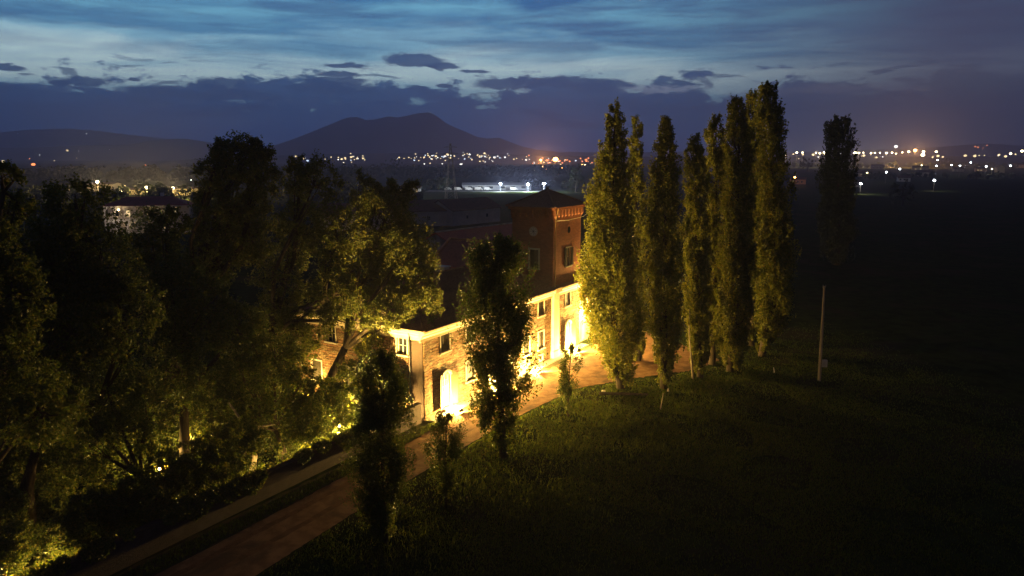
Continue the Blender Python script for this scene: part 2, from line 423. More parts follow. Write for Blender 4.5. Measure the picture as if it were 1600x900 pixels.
# verge between wall / pavement and track, then the dirt track itself opening into a forecourt
tag(strip('grass_verge', [L2(-75, -.3), L2(-20, -.3), L2(0, -.9), L2(30, -.9)], [L2(-75, -2.4), L2(-20, -2.3), L2(0, -1.9), L2(30, -1.7)], .004, 'verge', .12, .5, 3), kind='structure')
tag(strip('dirt_road', [L2(-75, -2.3), L2(-20, -2.2), L2(-2, -1.9), L2(14, -1.7), L2(30, -1.6), L2(36, 1.0), L2(41, 4), L2(46, 4)],
          [P2(150, 1040), P2(390, 905), P2(560, 797), P2(660, 738), P2(740, 690), P2(820, 645), P2(900, 607), P2(985, 592), P2(1040, 585), P2(1085, 578), P2(1125, 562)], .008, 'dirt_road', .22, .45, 5), kind='structure')
tag(strip('field_track', [P2(1120, 566), P2(1180, 568), P2(1250, 572), P2(1400, 584), P2(1700, 600)],
          [P2(1120, 572), P2(1180, 573), P2(1250, 576), P2(1400, 588), P2(1700, 606)], .012, 'grass_ground', .2, .6, 8), kind='structure')
for off in (-3.15, -4.75):
    tag(strip('wheel_rut', [L2(-75, off), L2(-20, off + .25), L2(4, off + .5)], [L2(-75, off - .42), L2(-20, off - .17), L2(4, off + .1)], .012, 'rut_dirt', .07, .5, 21), kind='structure')
# pavement of stone slabs in front of the villa
pav = empty('pavement', L(0, 0)); pav.rotation_euler = (0, 0, ANG); tag(pav, kind='structure')
slab = MB().box(.012, .988, -.93, -.02, .0, .13); s0 = None
for i in range(30):
    if s0 is None: s0 = slab.build('paving_slab', 'paving_stone', pav)
    else:
        c = s0.copy(); COL.objects.link(c); c.parent = pav; c.location = (i, rnd.uniform(-.015, .015), rnd.uniform(-.012, .012))

# hills: height fields on rings of distance, peaks given as directions in the photograph
def ridge_h(px, pts):
    return np.interp(px, [p[0] for p in pts], [p[1] for p in pts])
def hill(name, Y0, Y1, pts, x0, x1, nx=150, ny=26, mat='mountain_woods', seed=2, rough=.05):
    r = np.random.default_rng(seed)
    px = np.linspace(x0, x1, nx); Ym = (Y0 + Y1) / 2
    top = np.array([max(0, (245 - y) / 1160 * Ym + CAM_H if y < 245 else CAM_H * .3) for y in ridge_h(px, pts)])
    ph = r.uniform(0, 6.28, (9, 2)); fr = r.uniform(.002, .012, (9, 2))
    V = []
    for j in range(ny):
        v = j / (ny - 1); Y = Y0 + (Y1 - Y0) * v
        prof = math.sin(math.pi * min(1, v / 1.0)) ** .8 if v < 1 else 0
        prof = (v / .5) ** .95 if v <= .5 else ((1 - v) / .5) ** .8
        for i in range(nx):
            Xw = (px[i] - 800) / 1160 * Ym
            n = sum(math.sin(Xw * fr[k, 0] + Y * fr[k, 1] + ph[k, 0]) for k in range(9)) / 9
            z = top[i] * prof * (1 + rough * n * (3 if v < .45 else 1))
            V.append((Xw, Y + 60 * n, max(-.5, z - .5)))
    Q = [(j * nx + i, j * nx + i + 1, (j + 1) * nx + i + 1, (j + 1) * nx + i) for j in range(ny - 1) for i in range(nx - 1)]
    o = np_mesh(name, np.array(V), np.array(Q), mat)
    o.data.polygons.foreach_set('use_smooth', [True] * len(Q))
    return tag(o, kind='structure')
hill('mountain', 4200, 6800, [(330, 252), (400, 240), (435, 229), (470, 214), (505, 200), (530, 190), (548, 183), (562, 182), (575, 187), (590, 186), (610, 181), (625, 183),
     (645, 179), (660, 176), (673, 175), (682, 180), (695, 190), (710, 198), (730, 206), (745, 213), (762, 216), (780, 214), (795, 220), (815, 228), (840, 234), (870, 237), (900, 244), (940, 250)], 320, 950, seed=4, rough=.03)
hill('left_hills', 3900, 6200, [(-400, 232), (-100, 232), (60, 230), (150, 226), (215, 225), (240, 219), (262, 218), (285, 216), (305, 219), (325, 222), (350, 230), (380, 240), (420, 252)], -450, 430, seed=6, rough=.03)
hill('far_mountains', 6300, 7400, [(-600, 206), (-200, 204), (0, 207), (50, 202), (110, 200), (160, 204), (220, 212), (300, 220), (380, 228), (460, 232), (520, 250)], -700, 540, seed=8, rough=.02)
hill('right_hills', 5200, 7000, [(820, 246), (880, 237), (960, 238), (1100, 236), (1250, 238), (1330, 234), (1420, 232), (1480, 228), (1540, 224), (1600, 228), (1700, 226), (2100, 222)], 800, 2150, seed=9, rough=.03)
hill('low_rise', 2600, 3900, [(-600, 246), (300, 246), (520, 240), (640, 238), (760, 240), (880, 243), (1000, 244), (1300, 244), (2200, 243)], -650, 2250, seed=12, rough=.05)

# ------------------------------------------------------------------ villa
villa = empty('villa', L(0, 0)); villa.rotation_euler = (0, 0, ANG)
tag(villa, 'two storey brick and stone villa with a corner tower, floodlit along its front', 'villa')
LEN, DEP, EAVE = 29.3, 15.5, 7.35
# a wall in local (u, z) with openings, mapped by fn(u, d, z): d = depth behind the face
def wall(name, fn, u0, u1, z0, z1, ops, mat, parent, thick=.35):
    us = sorted({u0, u1, *[o[0] for o in ops], *[o[1] for o in ops]}); zs = sorted({z0, z1, *[o[2] for o in ops], *[o[3] for o in ops]})
    b = MB()
    for i in range(len(us) - 1):
        for j in range(len(zs) - 1):
            um, zm = (us[i] + us[i + 1]) / 2, (zs[j] + zs[j + 1]) / 2
            if any(o[0] < um < o[1] and o[2] < zm < o[3] for o in ops): continue
            b.poly([fn(us[i], 0, zs[j]), fn(us[i + 1], 0, zs[j]), fn(us[i + 1], 0, zs[j + 1]), fn(us[i], 0, zs[j + 1])])
    for o in ops:
        a, c, d, e = o[:4]
        if len(o) > 4 and o[4]:                      # arched head of rise o[4]
            rise = o[4]; n = 10
            arc = [(a + (c - a) * k / n, e - rise + rise * math.sin(math.pi * k / n) ** .7) for k in range(n + 1)]
            for k in range(n):
                (ua, za), (ub, zb) = arc[k], arc[k + 1]
                b.poly([fn(ua, 0, za), fn(ub, 0, zb), fn(ub, 0, e), fn(ua, 0, e)])
                b.poly([fn(ua, 0, za), fn(ub, 0, zb), fn(ub, thick, zb), fn(ua, thick, za)])
            e = e - rise
        else:
            b.poly([fn(a, 0, e), fn(c, 0, e), fn(c, thick, e), fn(a, thick, e)])
        b.poly([fn(a, 0, d), fn(a, 0, e), fn(a, thick, e), fn(a, thick, d)])
        b.poly([fn(c, 0, d), fn(c, 0, e), fn(c, thick, e), fn(c, thick, d)])
        b.poly([fn(a, 0, d), fn(c, 0, d), fn(c, thick, d), fn(a, thick, d)])
    return b.build(name, mat, parent)
front = lambda u, d, z: (u, d, z)
near = lambda u, d, z: (d, u, z)                      # the side towards the garden
def box_fn(b, fn, u0, u1, d0, d1, z0, z1):
    p = fn(u0, d0, z0); q = fn(u1, d1, z1)
    b.box(min(p[0], q[0]), max(p[0], q[0]), min(p[1], q[1]), max(p[1], q[1]), z0, z1)
def window(fn, u0, u1, z0, z1, parent, mode='closed', trim='stone_trim', fr=.13, label=None):
    b = MB()
    box_fn(b, fn, u0 - fr, u0, -.05, .06, z0, z1 + fr); box_fn(b, fn, u1, u1 + fr, -.05, .06, z0, z1 + fr); box_fn(b, fn, u0, u1, -.05, .06, z1, z1 + fr)
    w = b.build('window', trim, parent)
    if label: w['label'] = label
    s = MB(); box_fn(s, fn, u0 - .22, u1 + .22, -.16, .05, z0 - .14, z0 - .002); s.build('sill', trim, w)
    um = (u0 + u1) / 2
    if mode == 'closed':
        for a, c in ((u0 + .02, um - .01), (um + .01, u1 - .02)):
            s = MB(); box_fn(s, fn, a, c, .08, .13, z0 + .02, z1 - .02)
            k = z0 + .12
            while k < z1 - .16: box_fn(s, fn, a + .07, c - .07, .062, .078, k, k + .05); k += .11
            s.build('shutter', 'dark_shutter', w)
    else:
        s = MB(); box_fn(s, fn, u0, u1, .2, .22, z0, z1); s.build('pane', 'window_glass', w)
        s = MB(); box_fn(s, fn, u0, u0 + .07, .13, .19, z0, z1); box_fn(s, fn, u1 - .07, u1, .13, .19, z0, z1)
        box_fn(s, fn, um - .04, um + .04, .13, .19, z0, z1); box_fn(s, fn, u0 + .07, um - .04, .13, .19, z1 - .07, z1); box_fn(s, fn, um + .04, u1 - .07, .13, .19, z1 - .07, z1)
        zc = (z0 + z1) / 2; box_fn(s, fn, u0 + .07, um - .04, .14, .18, zc - .02, zc + .02); box_fn(s, fn, um + .04, u1 - .07, .14, .18, zc - .02, zc + .02)
        s.build('sash', 'white_wood', w)
        if mode == 'open':
            for a, c in ((u0 - (um - u0) - .02, u0 - .03), (u1 + .03, u1 + (u1 - um) + .02)):
                s = MB(); box_fn(s, fn, a, c, -.11, -.06, z0 + .02, z1 - .02)
                k = z0 + .12
                while k < z1 - .16: box_fn(s, fn, a + .07, c - .07, -.13, -.112, k, k + .05); k += .11
                s.build('shutter', 'dark_shutter', w)
    return w
def french_door(u, w, z0, z1, rise, parent):
    """arched glazed door in a pale surround, both shutters swung straight out from the wall"""
    u0, u1 = u - w / 2, u + w / 2; n = 10
    arc = [(u0 + w * k / n, z1 - rise + rise * math.sin(math.pi * k / n) ** .7) for k in range(n + 1)]
    b = MB(); o = .16
    box_fn(b, front, u0 - o, u0, -.06, .05, z0, z1 - rise); box_fn(b, front, u1, u1 + o, -.06, .05, z0, z1 - rise)
    for k in range(n):
        (a, za), (c, zc) = arc[k], arc[k + 1]
        ga = lambda p: (u + (p[0] - u) * (1 + 2 * o / w), z1 - rise + (p[1] - (z1 - rise)) * 1.0 + o * (0 if p[1] <= z1 - rise + 1e-6 else 1))
        (a2, za2), (c2, zc2) = ga(arc[k]), ga(arc[k + 1])
        b.poly([(a, -.2, za), (c, -.2, zc), (c2, -.2, zc2), (a2, -.2, za2)]); b.poly([(a, -.2, za), (c, -.2, zc), (c, .02, zc), (a, .02, za)])
        b.poly([(a2, -.2, za2), (c2, -.2, zc2), (c2, .02, zc2), (a2, .02, za2)])
    d = b.build('door', 'stone_trim', parent)
    s = MB()
    s.box(u0, u0 + .09, .14, .2, z0, z1 - rise); s.box(u1 - .09, u1, .14, .2, z0, z1 - rise); s.box(u - .06, u + .06, .14, .2, z0, z1 - .02)
    for zz in (z0 + .7, z0 + 1.25, z0 + 1.8, z0 + 2.35):
        if zz < z1 - rise: s.box(u0 + .09, u - .06, .15, .19, zz - .03, zz + .03); s.box(u + .06, u1 - .09, .15, .19, zz - .03, zz + .03)
    s.box(u0 + .09, u - .06, .145, .195, z0, z0 + .5); s.box(u + .06, u1 - .09, .145, .195, z0, z0 + .5)
    for c in (u0 + w * .27, u0 + w * .73): s.box(c - .02, c + .02, .15, .19, z0 + .5, z1 - rise * .6)
    s.build('door_leaf', 'white_wood', d)
    s = MB(); s.poly([(u0, .21, z0), (u1, .21, z0)] + [(p[0], .21, p[1]) for p in reversed(arc)]); s.build('pane', 'curtain', d)
    for sg, hx in ((-1, u0 - .1), (1, u1 + .1)):   # opened back towards the wall, outer edge standing off it
        a = R(24); W_ = w / 2 + .06; ux, uy = sg * math.cos(a), -math.sin(a); tx, ty = sg * .05 * math.sin(a), .05 * math.cos(a)
        prof_ = [(0, z0 + .05), (W_, z0 + .05), (W_, z1 - rise - .05), (W_ * .5, z1 - rise * .3), (0, z1 - .02)]
        s = MB(); k = len(prof_)
        s.v = [(hx + ux * p + o_ * tx, -.1 + uy * p + o_ * ty, z) for o_ in (0, -1) for p, z in prof_]
        s.f = [tuple(range(k)), tuple(range(2 * k - 1, k - 1, -1))] + [(q, (q + 1) % k, k + (q + 1) % k, k + q) for q in range(k)]
        s.build('shutter', 'brown_shutter', d)
    st = MB(); st.box(u0 - .2, u1 + .2, -.55, -.005, .135, z0 - .002); st.build('threshold', 'paving_stone', d)
    return d
UPZ0, UPZ1 = 5.35, 7.0
up = [3.0, 6.8, 10.2, 13.7, 17.0, 20.1, 26.25]
doors = [3.0, 10.2, 26.4]
low = [6.8, 13.7, 17.0, 20.1]
DZ0, DZ1 = .35, 3.55
ops = [(u - .62, u + .62, UPZ0, UPZ1) for u in up] + [(u - .6, u + .6, DZ0, DZ1, .4) for u in doors] + [(u - .6, u + .6, 1.75, 3.6) for u in low] + [(20.1 - .35, 20.1 + .35, .45, .95)]
wall('wall', front, 0, LEN, 0, EAVE, ops, 'villa_brick', villa)
sops = [(u - .55, u + .55, 5.45, 7.0) for u in (2.3, 6.3, 10.6, 14.0)] + [(u - .6, u + .6, 1.6, 3.4) for u in (4.3, 8.4, 12.6)]
wall('wall', near, 0, DEP, 0, EAVE, sops, 'villa_brick', villa)
MB().poly([(LEN, 0, 0), (LEN, DEP, 0), (LEN, DEP, EAVE), (LEN, 0, EAVE)]).poly([(0, DEP, 0), (0, DEP, EAVE), (LEN, DEP, EAVE), (LEN, DEP, 0)]).build('wall', 'villa_brick', villa)
for u in up: window(front, u - .62, u + .62, UPZ0, UPZ1, villa, 'closed' if u not in (13.7,) else 'open')
for u in low: window(front, u - .6, u + .6, 1.75, 3.6, villa, 'closed')
for u in (2.3, 6.3, 10.6, 14.0): window(near, u - .55, u + .55, 5.45, 7.0, villa, 'plain')
for u in (4.3, 8.4, 12.6): window(near, u - .6, u + .6, 1.6, 3.4, villa, 'closed')
for u in doors: french_door(u, 1.2, DZ0, DZ1, .4, villa)
b = MB(); u = 20.1
b.box(u - .5, u - .35, -.05, .05, .3, 1.1); b.box(u + .35, u + .5, -.05, .05, .3, 1.1); b.box(u - .35, u + .35, -.05, .05, .95, 1.1); b.box(u - .35, u + .35, -.05, .05, .3, .45)
cv = b.build('cellar_vent', 'stone_trim', villa)
b = MB(); [b.tube([(u - .25 + k * .125, .1, .45), (u - .25 + k * .125, .1, .95)], [.015, .015], 5) for k in range(5)]; b.build('grille', 'dark_metal', cv)
# moulded cornice on the two seen sides
prof = [(.0, EAVE - .45), (-.12, EAVE - .45), (-.12, EAVE - .2), (-.3, EAVE), (-.3, EAVE + .12), (-.55, EAVE + .3), (-.55, EAVE + .52), (.0, EAVE + .52)]
c = MB().prism(prof, 'x', -.55, 22.4).build('cornice', 'cream_plaster', villa)
MB().prism(prof, 'x', 23.62, LEN + .4).build('cornice', 'cream_plaster', villa)
MB().prism(prof, 'y', .003, DEP).build('cornice', 'cream_plaster', villa)
# the plaster pilaster that carries the tower corner
b = MB(); b.box(22.4, 23.62, -.34, -.003, .9, EAVE + .1); b.box(22.3, 23.72, -.44, -.003, 0, .9); b.box(22.25, 23.77, -.62, -.003, EAVE + .1, EAVE + .58)
b.build('pilaster', 'cream_plaster', villa)
MB().box(-.06, .5, -.12, -.004, 0, EAVE - .46).build('pilaster', 'villa_brick', villa)
b = MB(); b.box(-.14, -.004, .004, 1.15, 0, EAVE - .46)  # dark strip: the shaded band at the corner put into colour
tag(b.build('pilaster', 'old_wall', villa), 'dark corner strip beside the drainpipe, standing in for shade')
MB().tube([(-.26, 1.28, .2), (-.26, 1.28, EAVE - .1), (-.36, 1.28, EAVE + .2)], [.07, .07, .07], 8).build('downpipe', 'dark_metal', villa)
# hipped tile roof
e = .6; rz0 = EAVE + .525; RH = 2.5
def hip(x0, x1, y0, y1, z0, h, ends=(True, True)):
    b = MB(); ym = (y0 + y1) / 2; w = (y1 - y0) / 2
    r0 = x0 + (w if ends[0] else 0); r1 = x1 - (w if ends[1] else 0)
    a, bb, cc, d = (x0, y0, z0), (x1, y0, z0), (x1, y1, z0), (x0, y1, z0); p, q = (r0, ym, z0 + h), (r1, ym, z0 + h)
    b.poly([a, bb, q, p]).poly([cc, d, p, q]).poly([d, a, p]).poly([bb, cc, q]).poly([d, cc, bb, a]); return b, p, q
b, p, q = hip(-e, LEN + e, -e, DEP + e, rz0, RH); roof = b.build('roof', 'roof_tiles', villa)
MB().tube([p, q], [.13, .13], 6).build('ridge_tiles', 'roof_tiles', roof)
for k in ((-e, -e), (-e, DEP + e)): MB().tube([(k[0], k[1], rz0), p], [.11, .11], 6).build('ridge_tiles', 'roof_tiles', roof)
# rows of half-round cover tiles on the front slope (joined: each is about 3 px)
b = MB(); W2 = DEP / 2 + e; sl = RH / W2
n = int((LEN + 2 * e) / .3)
for i in range(n):
    x = -e + .15 + i * .3
    run = min(W2, x + e, LEN + e - x)
    if run < .3: continue
    b.tube([(x, -e, rz0 + .02), (x, -e + run, rz0 + .02 + run * sl)], [.075, .07], 5, cap=False)
tag(b.build('tile_rows', 'roof_tiles', roof), kind='stuff')
# gutter
MB().tube([(-.6, -.66, EAVE + .5), (22.2, -.66, EAVE + .5)], [.08, .08], 6).build('gutter', 'copper_pipe', villa)
# tower
TX0, TX1, TY0, TY1 = 22.55, LEN, .0, 5.1; TZ0, TZ1 = EAVE + .53, 15.35
tleft = lambda u, d, z: (TX0 + d, u, z); tfront = lambda u, d, z: (u, TY0 + d, z)
def round_op(fn, uc, zc, r, b):      # ring of the oculus
    n = 18
    for k in range(n):
        t0, t1 = 2 * math.pi * k / n, 2 * math.pi * (k + 1) / n
        q = [(uc + rr * math.cos(t), zc + rr * math.sin(t)) for rr, t in ((r, t0), (r, t1), (r * 1.28, t1), (r * 1.28, t0))]
        b.poly([fn(a, -.05, z) for a, z in q]); b.poly([fn(q[2][0], -.05, q[2][1]), fn(q[3][0], -.05, q[3][1]), fn(q[3][0], 0, q[3][1]), fn(q[2][0], 0, q[2][1])])
        b.poly([fn(q[0][0], -.05, q[0][1]), fn(q[1][0], -.05, q[1][1]), fn(q[1][0], .1, q[1][1]), fn(q[0][0], .1, q[0][1])])
tower = wall('tower', tleft, TY0, TY1, TZ0, TZ1, [(1.75, 2.85, 9.95, 12.0)], 'tower_brick', villa)
wall('tower', tfront, TX0, TX1, TZ0, TZ1, [(25.75, 26.8, 9.95, 12.0)], 'tower_brick', villa)
MB().poly([(TX1, TY0, 0), (TX1, TY1, 0), (TX1, TY1, TZ1), (TX1, TY0, TZ1)]).poly([(TX0, TY1, TZ0), (TX0, TY1, TZ1), (TX1, TY1, TZ1), (TX1, TY1, TZ0)]).build('tower', 'tower_brick', villa)
tag(window(tleft, 1.75, 2.85, 9.95, 12.0, villa, 'closed', 'stone_trim', .18), 'dark shuttered tower window in a pale surround')
tag(window(tfront, 25.75, 26.8, 9.95, 12.0, villa, 'open', 'stone_trim', .12), 'tower window with both dark shutters open')
def disc(fn, uc, zc, r, d, n=18): return MB().poly([fn(uc + r * math.cos(2 * math.pi * k / n), d, zc + r * math.sin(2 * math.pi * k / n)) for k in range(n)])
b = MB(); round_op(tleft, 2.4, 14.0, .42, b); oc = b.build('round_window', 'stone_trim', villa); oc['label'] = 'white round window on the left tower face'
disc(tleft, 2.4, 14.0, .43, -.012).build('pane', 'white_plaster', oc)
b = MB()
for k in range(8):
    a = 2 * math.pi * k / 8; b.tube([tleft(2.4, -.03, 14.0), tleft(2.4 + .4 * math.cos(a), -.03, 14.0 + .4 * math.sin(a))], [.02, .02], 4)
b.build('spokes', 'dark_metal', oc)
b = MB(); round_op(tfront, 26.3, 14.0, .40, b); oc = b.build('round_window', 'tower_brick', villa); oc['label'] = 'dark round window on the right tower face'
disc(tfront, 26.3, 14.0, .41, -.012).build('pane', 'window_glass', oc)
# corbel table and crown of the tower
OV = .34
b = MB(); b.box(TX0 - .1, TX1 + .1, TY0 - .1, TY1 + .1, TZ1, TZ1 + .14); b.build('string_course', 'tower_brick', villa)
b = MB(); b.box(TX0 - OV, TX1 + OV, TY0 - OV, TY1 + OV, TZ1 + 1.0, TZ1 + 1.32); b.build('parapet', 'tower_brick', villa)
b = MB(); b.box(TX0 - .02, TX1 + .02, TY0 - .02, TY1 + .02, TZ1 + .14, TZ1 + 1.0); b.build('tower', 'tower_brick', villa)
cb = MB().prism([(0, 0), (-.12, .0), (-.30, .28), (-.30, .86), (0, .86)], 'x', -.17, .17)
first = None
def corb(x, y, rz):
    global first
    if first is None: o = first = cb.build('corbel', 'tower_brick', villa)
    else: o = first.copy(); COL.objects.link(o); o.parent = villa
    o.location = (x, y, TZ1 + .14); o.rotation_euler = (0, 0, rz)
nL, nF = 7, 9
for k in range(nF): corb(TX0 + .17 + (TX1 - TX0 - .34) * k / (nF - 1), TY0 - .022, 0)
for k in range(nL): corb(TX0 - .022, TY0 + .17 + (TY1 - TY0 - .34) * k / (nL - 1), -math.pi / 2)
for k in range(nL): corb(TX1 + .022, TY0 + .17 + (TY1 - TY0 - .34) * k / (nL - 1), math.pi / 2)
b = MB(); x0, x1, y0, y1, z = TX0 - .58, TX1 + .52, TY0 - .6, TY1 + .55, TZ1 + 1.325
ap = ((x0 + x1) / 2, (y0 + y1) / 2, z + 1.75)
for P, Q in (((x0, y0), (x1, y0)), ((x1, y0), (x1, y1)), ((x1, y1), (x0, y1)), ((x0, y1), (x0, y0))): b.poly([(*P, z), (*Q, z), ap])
b.poly([(x0, y1, z), (x1, y1, z), (x1, y0, z), (x0, y0, z)])
tr = b.build('tower_roof', 'roof_tiles', villa)
for P in ((x0, y0), (x1, y0), (x1, y1), (x0, y1)): MB().tube([(*P, z + .02), (ap[0], ap[1], ap[2] + .03)], [.1, .1], 6).build('ridge_tiles', 'roof_tiles', tr)
sphere_mb(.2, (ap[0], ap[1], ap[2] + .15)).build('finial', 'roof_tiles', tr)
MB().tube([(TX0 + .32, -.14, EAVE + .6), (TX0 + .32, -.14, TZ1 - .02)], [.085, .085], 8).tube([(TX0 + .32, -.14, TZ1 - .02), (TX0 + .3, -.5, TZ1 + 1.2)], [.07, .07], 8).build('downpipe', 'copper_pipe', villa)
b = MB(); b.box(TX0 - .03, TX0 + .14, -.06, -.003, TZ0 + .1, TZ1); b.build('corner_strip', 'tower_brick', villa)
MB().tube([(TX0 + .5, -.18, 15.2), (26, -.2, 15.12), (TX1 + .3, -.16, 15.25), (TX1 + 2.4, .2, 15.6)], [.02] * 4, 5).build('cable', 'white_wood', villa)
# raised cross wing behind the ridge, with its little belvedere
cw = MB()
wall('wall', lambda u, d, z: (17.2 + d, u, z), 5.6, 12.0, 8.6, 10.35, [(9.55, 10.35, 8.9, 10.0), (7.2, 8.0, 8.9, 10.0)], 'grey_plaster', villa)
MB().box(17.45, 17.5, 7.0, 8.3, 8.7, 10.2).build('pane', 'window_glass', villa)
MB().box(17.45, 17.5, 9.3, 10.6, 8.7, 10.2).build('pane', 'window_glass', villa)
MB().poly([(17.2, 12, 8), (17.2, 12, 10.35), (21, 12, 12.6), (24.8, 12, 10.35), (24.8, 12, 8)]).poly([(17.2, 5.6, 8), (17.2, 5.6, 10.35), (21, 5.6, 12.55), (24.8, 5.6, 10.35), (24.8, 5.6, 8)]).build('wall', 'grey_plaster', villa)
b = MB(); h0 = 10.15
b.prism([(16.8, h0), (21, 12.62), (25.2, h0), (25.2, h0 + .14), (21, 12.78), (16.8, h0 + .14)], 'y', 5.35, 12.3); wr = b.build('roof', 'red_tiles', villa)
MB().tube([(21, 5.35, 12.82), (21, 12.3, 12.82)], [.1, .1], 6).build('ridge_tiles', 'verge_tiles', wr)
b = MB(); b.prism([(16.75, h0 - .1), (21, 12.5), (21, 12.95), (16.75, h0 + .32)], 'y', 12.304, 12.62); b.build('verge_board', 'verge_tiles', wr)
ch = MB(); ch.box(15.4, 16.2, 11.1, 11.9, 8.2, 10.9); ch.box(15.28, 16.32, 10.98, 12.02, 10.9, 11.02); o = ch.build('chimney', 'grey_plaster', villa)
b = MB(); b.prism([(15.1, 11.25), (15.8, 11.75), (16.5, 11.25)], 'y', 10.85, 12.15); b.box(15.35, 15.5, 11.0, 12.0, 11.02, 11.25); b.box(16.1, 16.25, 11.0, 12.0, 11.02, 11.25); b.build('chimney_cap', 'roof_tiles', o)
ch = MB(); ch.box(14.7, 15.5, 8.6, 9.7, 8.6, 10.5); ch.box(14.6, 15.6, 8.5, 9.8, 10.5, 10.62); ch.build('chimney', 'white_plaster', villa)

lt = sphere_mb(.09, (18.4, 13.0, 9.6), 8, 6).build('wall_lantern', 'warm_lens', villa)
ld = bpy.data.lights.new('lantern_light', 'POINT'); ld.energy = 420; ld.color = (1, .5, .2); ld.shadow_soft_size = .1
o = bpy.data.objects.new('light', ld); COL.objects.link(o); o.parent = lt; o.location = (17.2, 13.9, 10.2)
MB().box(17.2, 24.8, 12.3, 12.32, 8, 10.3).build('wall', 'grey_plaster', villa)
# lower annex beyond the tower, mostly behind the first poplar
annex = empty('annex', L(LEN + .1, .6)); annex.rotation_euler = (0, 0, ANG)
tag(annex, 'low pale plastered annex beyond the far end of the villa, behind the brightest poplar', 'annex')
wall('wall', front, 0, 6.2, 0, 5.4, [(1.4, 2.6, .1, 2.5), (4.0, 5.0, 1.2, 2.5)], 'cream_plaster', annex)
MB().box(0, 6.2, .36, 5, 0, 5.4).build('wall', 'cream_plaster', annex)
MB().prism([(-.45, 5.405), (2.6, 6.7), (5.4, 5.405)], 'x', -.02, 6.6).build('roof', 'roof_tiles', annex)

# ------------------------------------------------------------------ garden wall
gw = empty('garden_wall', L(0, 0)); gw.rotation_euler = (0, 0, ANG)
tag(gw, 'long weathered masonry garden wall running from the villa corner along the dirt track', 'wall')
b = MB()
for k in range(16):
    x1, x0 = -.62 - k * 5, -.62 - (k + 1) * 5
    b.box(x0, x1, -.12, .22, 0, 1.62)
b.build('wall_body', 'old_wall', gw)
cs = MB().box(.006, .994, -.2, .3, 1.625, 1.74); c0 = None
for k in range(80):
    if c0 is None: c0 = cs.build('coping_stone', 'old_wall', gw); c0.location = (-1.62, 0, 0)
    else:
        c = c0.copy(); COL.objects.link(c); c.parent = gw; c.location = (-1.62 - k, rnd.uniform(-.012, .012), rnd.uniform(-.01, .01)); c.rotation_euler = (0, 0, rnd.uniform(-.006, .006))

# ------------------------------------------------------------------ vegetation
def rdir(n):
    v = rng.normal(size=(n, 3)); return v / np.linalg.norm(v, axis=1)[:, None]
def leaf_quads(C, Nrm, size, asp=.62):
    n = len(C)
    Nrm = Nrm / np.linalg.norm(Nrm, axis=1)[:, None]
    T = np.cross(Nrm, rdir(n)); T /= np.linalg.norm(T, axis=1)[:, None] + 1e-9
    Bt = np.cross(Nrm, T)
    sz = (size * rng.uniform(.6, 1.25, n))[:, None]
    fold = Nrm * sz * .12
    V = np.stack([C + T * sz * .5, C + Bt * sz * .5 * asp + fold, C - T * sz * .5, C - Bt * sz * .5 * asp + fold], 1).reshape(-1, 3)
    return V, np.arange(4 * n).reshape(-1, 4)
def clump_leaves(cen, rad, out, n, up=.9, spread=.8, per=9, tw=(.5, 1.1), elong=1.15):
    """twigs round each clump centre, leaves along each twig"""
    k = len(cen); m = max(1, n // (k * per))
    idx = np.repeat(np.arange(k), m)
    c = cen[idx] + rdir(len(idx)) * rng.uniform(.15, 1, (len(idx), 1)) * rad[idx][:, None] * np.array([1, 1, elong])
    d = out[idx] * .55 + rdir(len(idx)) * spread + np.array([0, 0, up]); d /= np.linalg.norm(d, axis=1)[:, None]
    ln = rng.uniform(*tw, len(idx)) * np.clip(rad[idx], .35, 1.3)
    t = rng.uniform(-.4, .6, (len(idx), per)); 
    Cc = c[:, None, :] + d[:, None, :] * (t * ln[:, None])[..., None] + rng.normal(scale=.07, size=(len(idx), per, 3))
    Cc = Cc.reshape(-1, 3)
    Nn = rdir(len(Cc)) + np.repeat(out[idx], per, 0) * .5 + np.array([0, 0, .35])
    return Cc, Nn
def tree_obj(name, base, label, cat, group, C, Nn, size, leaf, trunk_mb, bark, asp=.62, extra=None):
    root = empty(name, base); tag(root, label, cat, group)
    V, Q = leaf_quads(C, Nn, size, asp)
    np_mesh('crown', V, Q, leaf, root)
    trunk_mb.build('trunk', bark, root, smooth_=True)
    return root
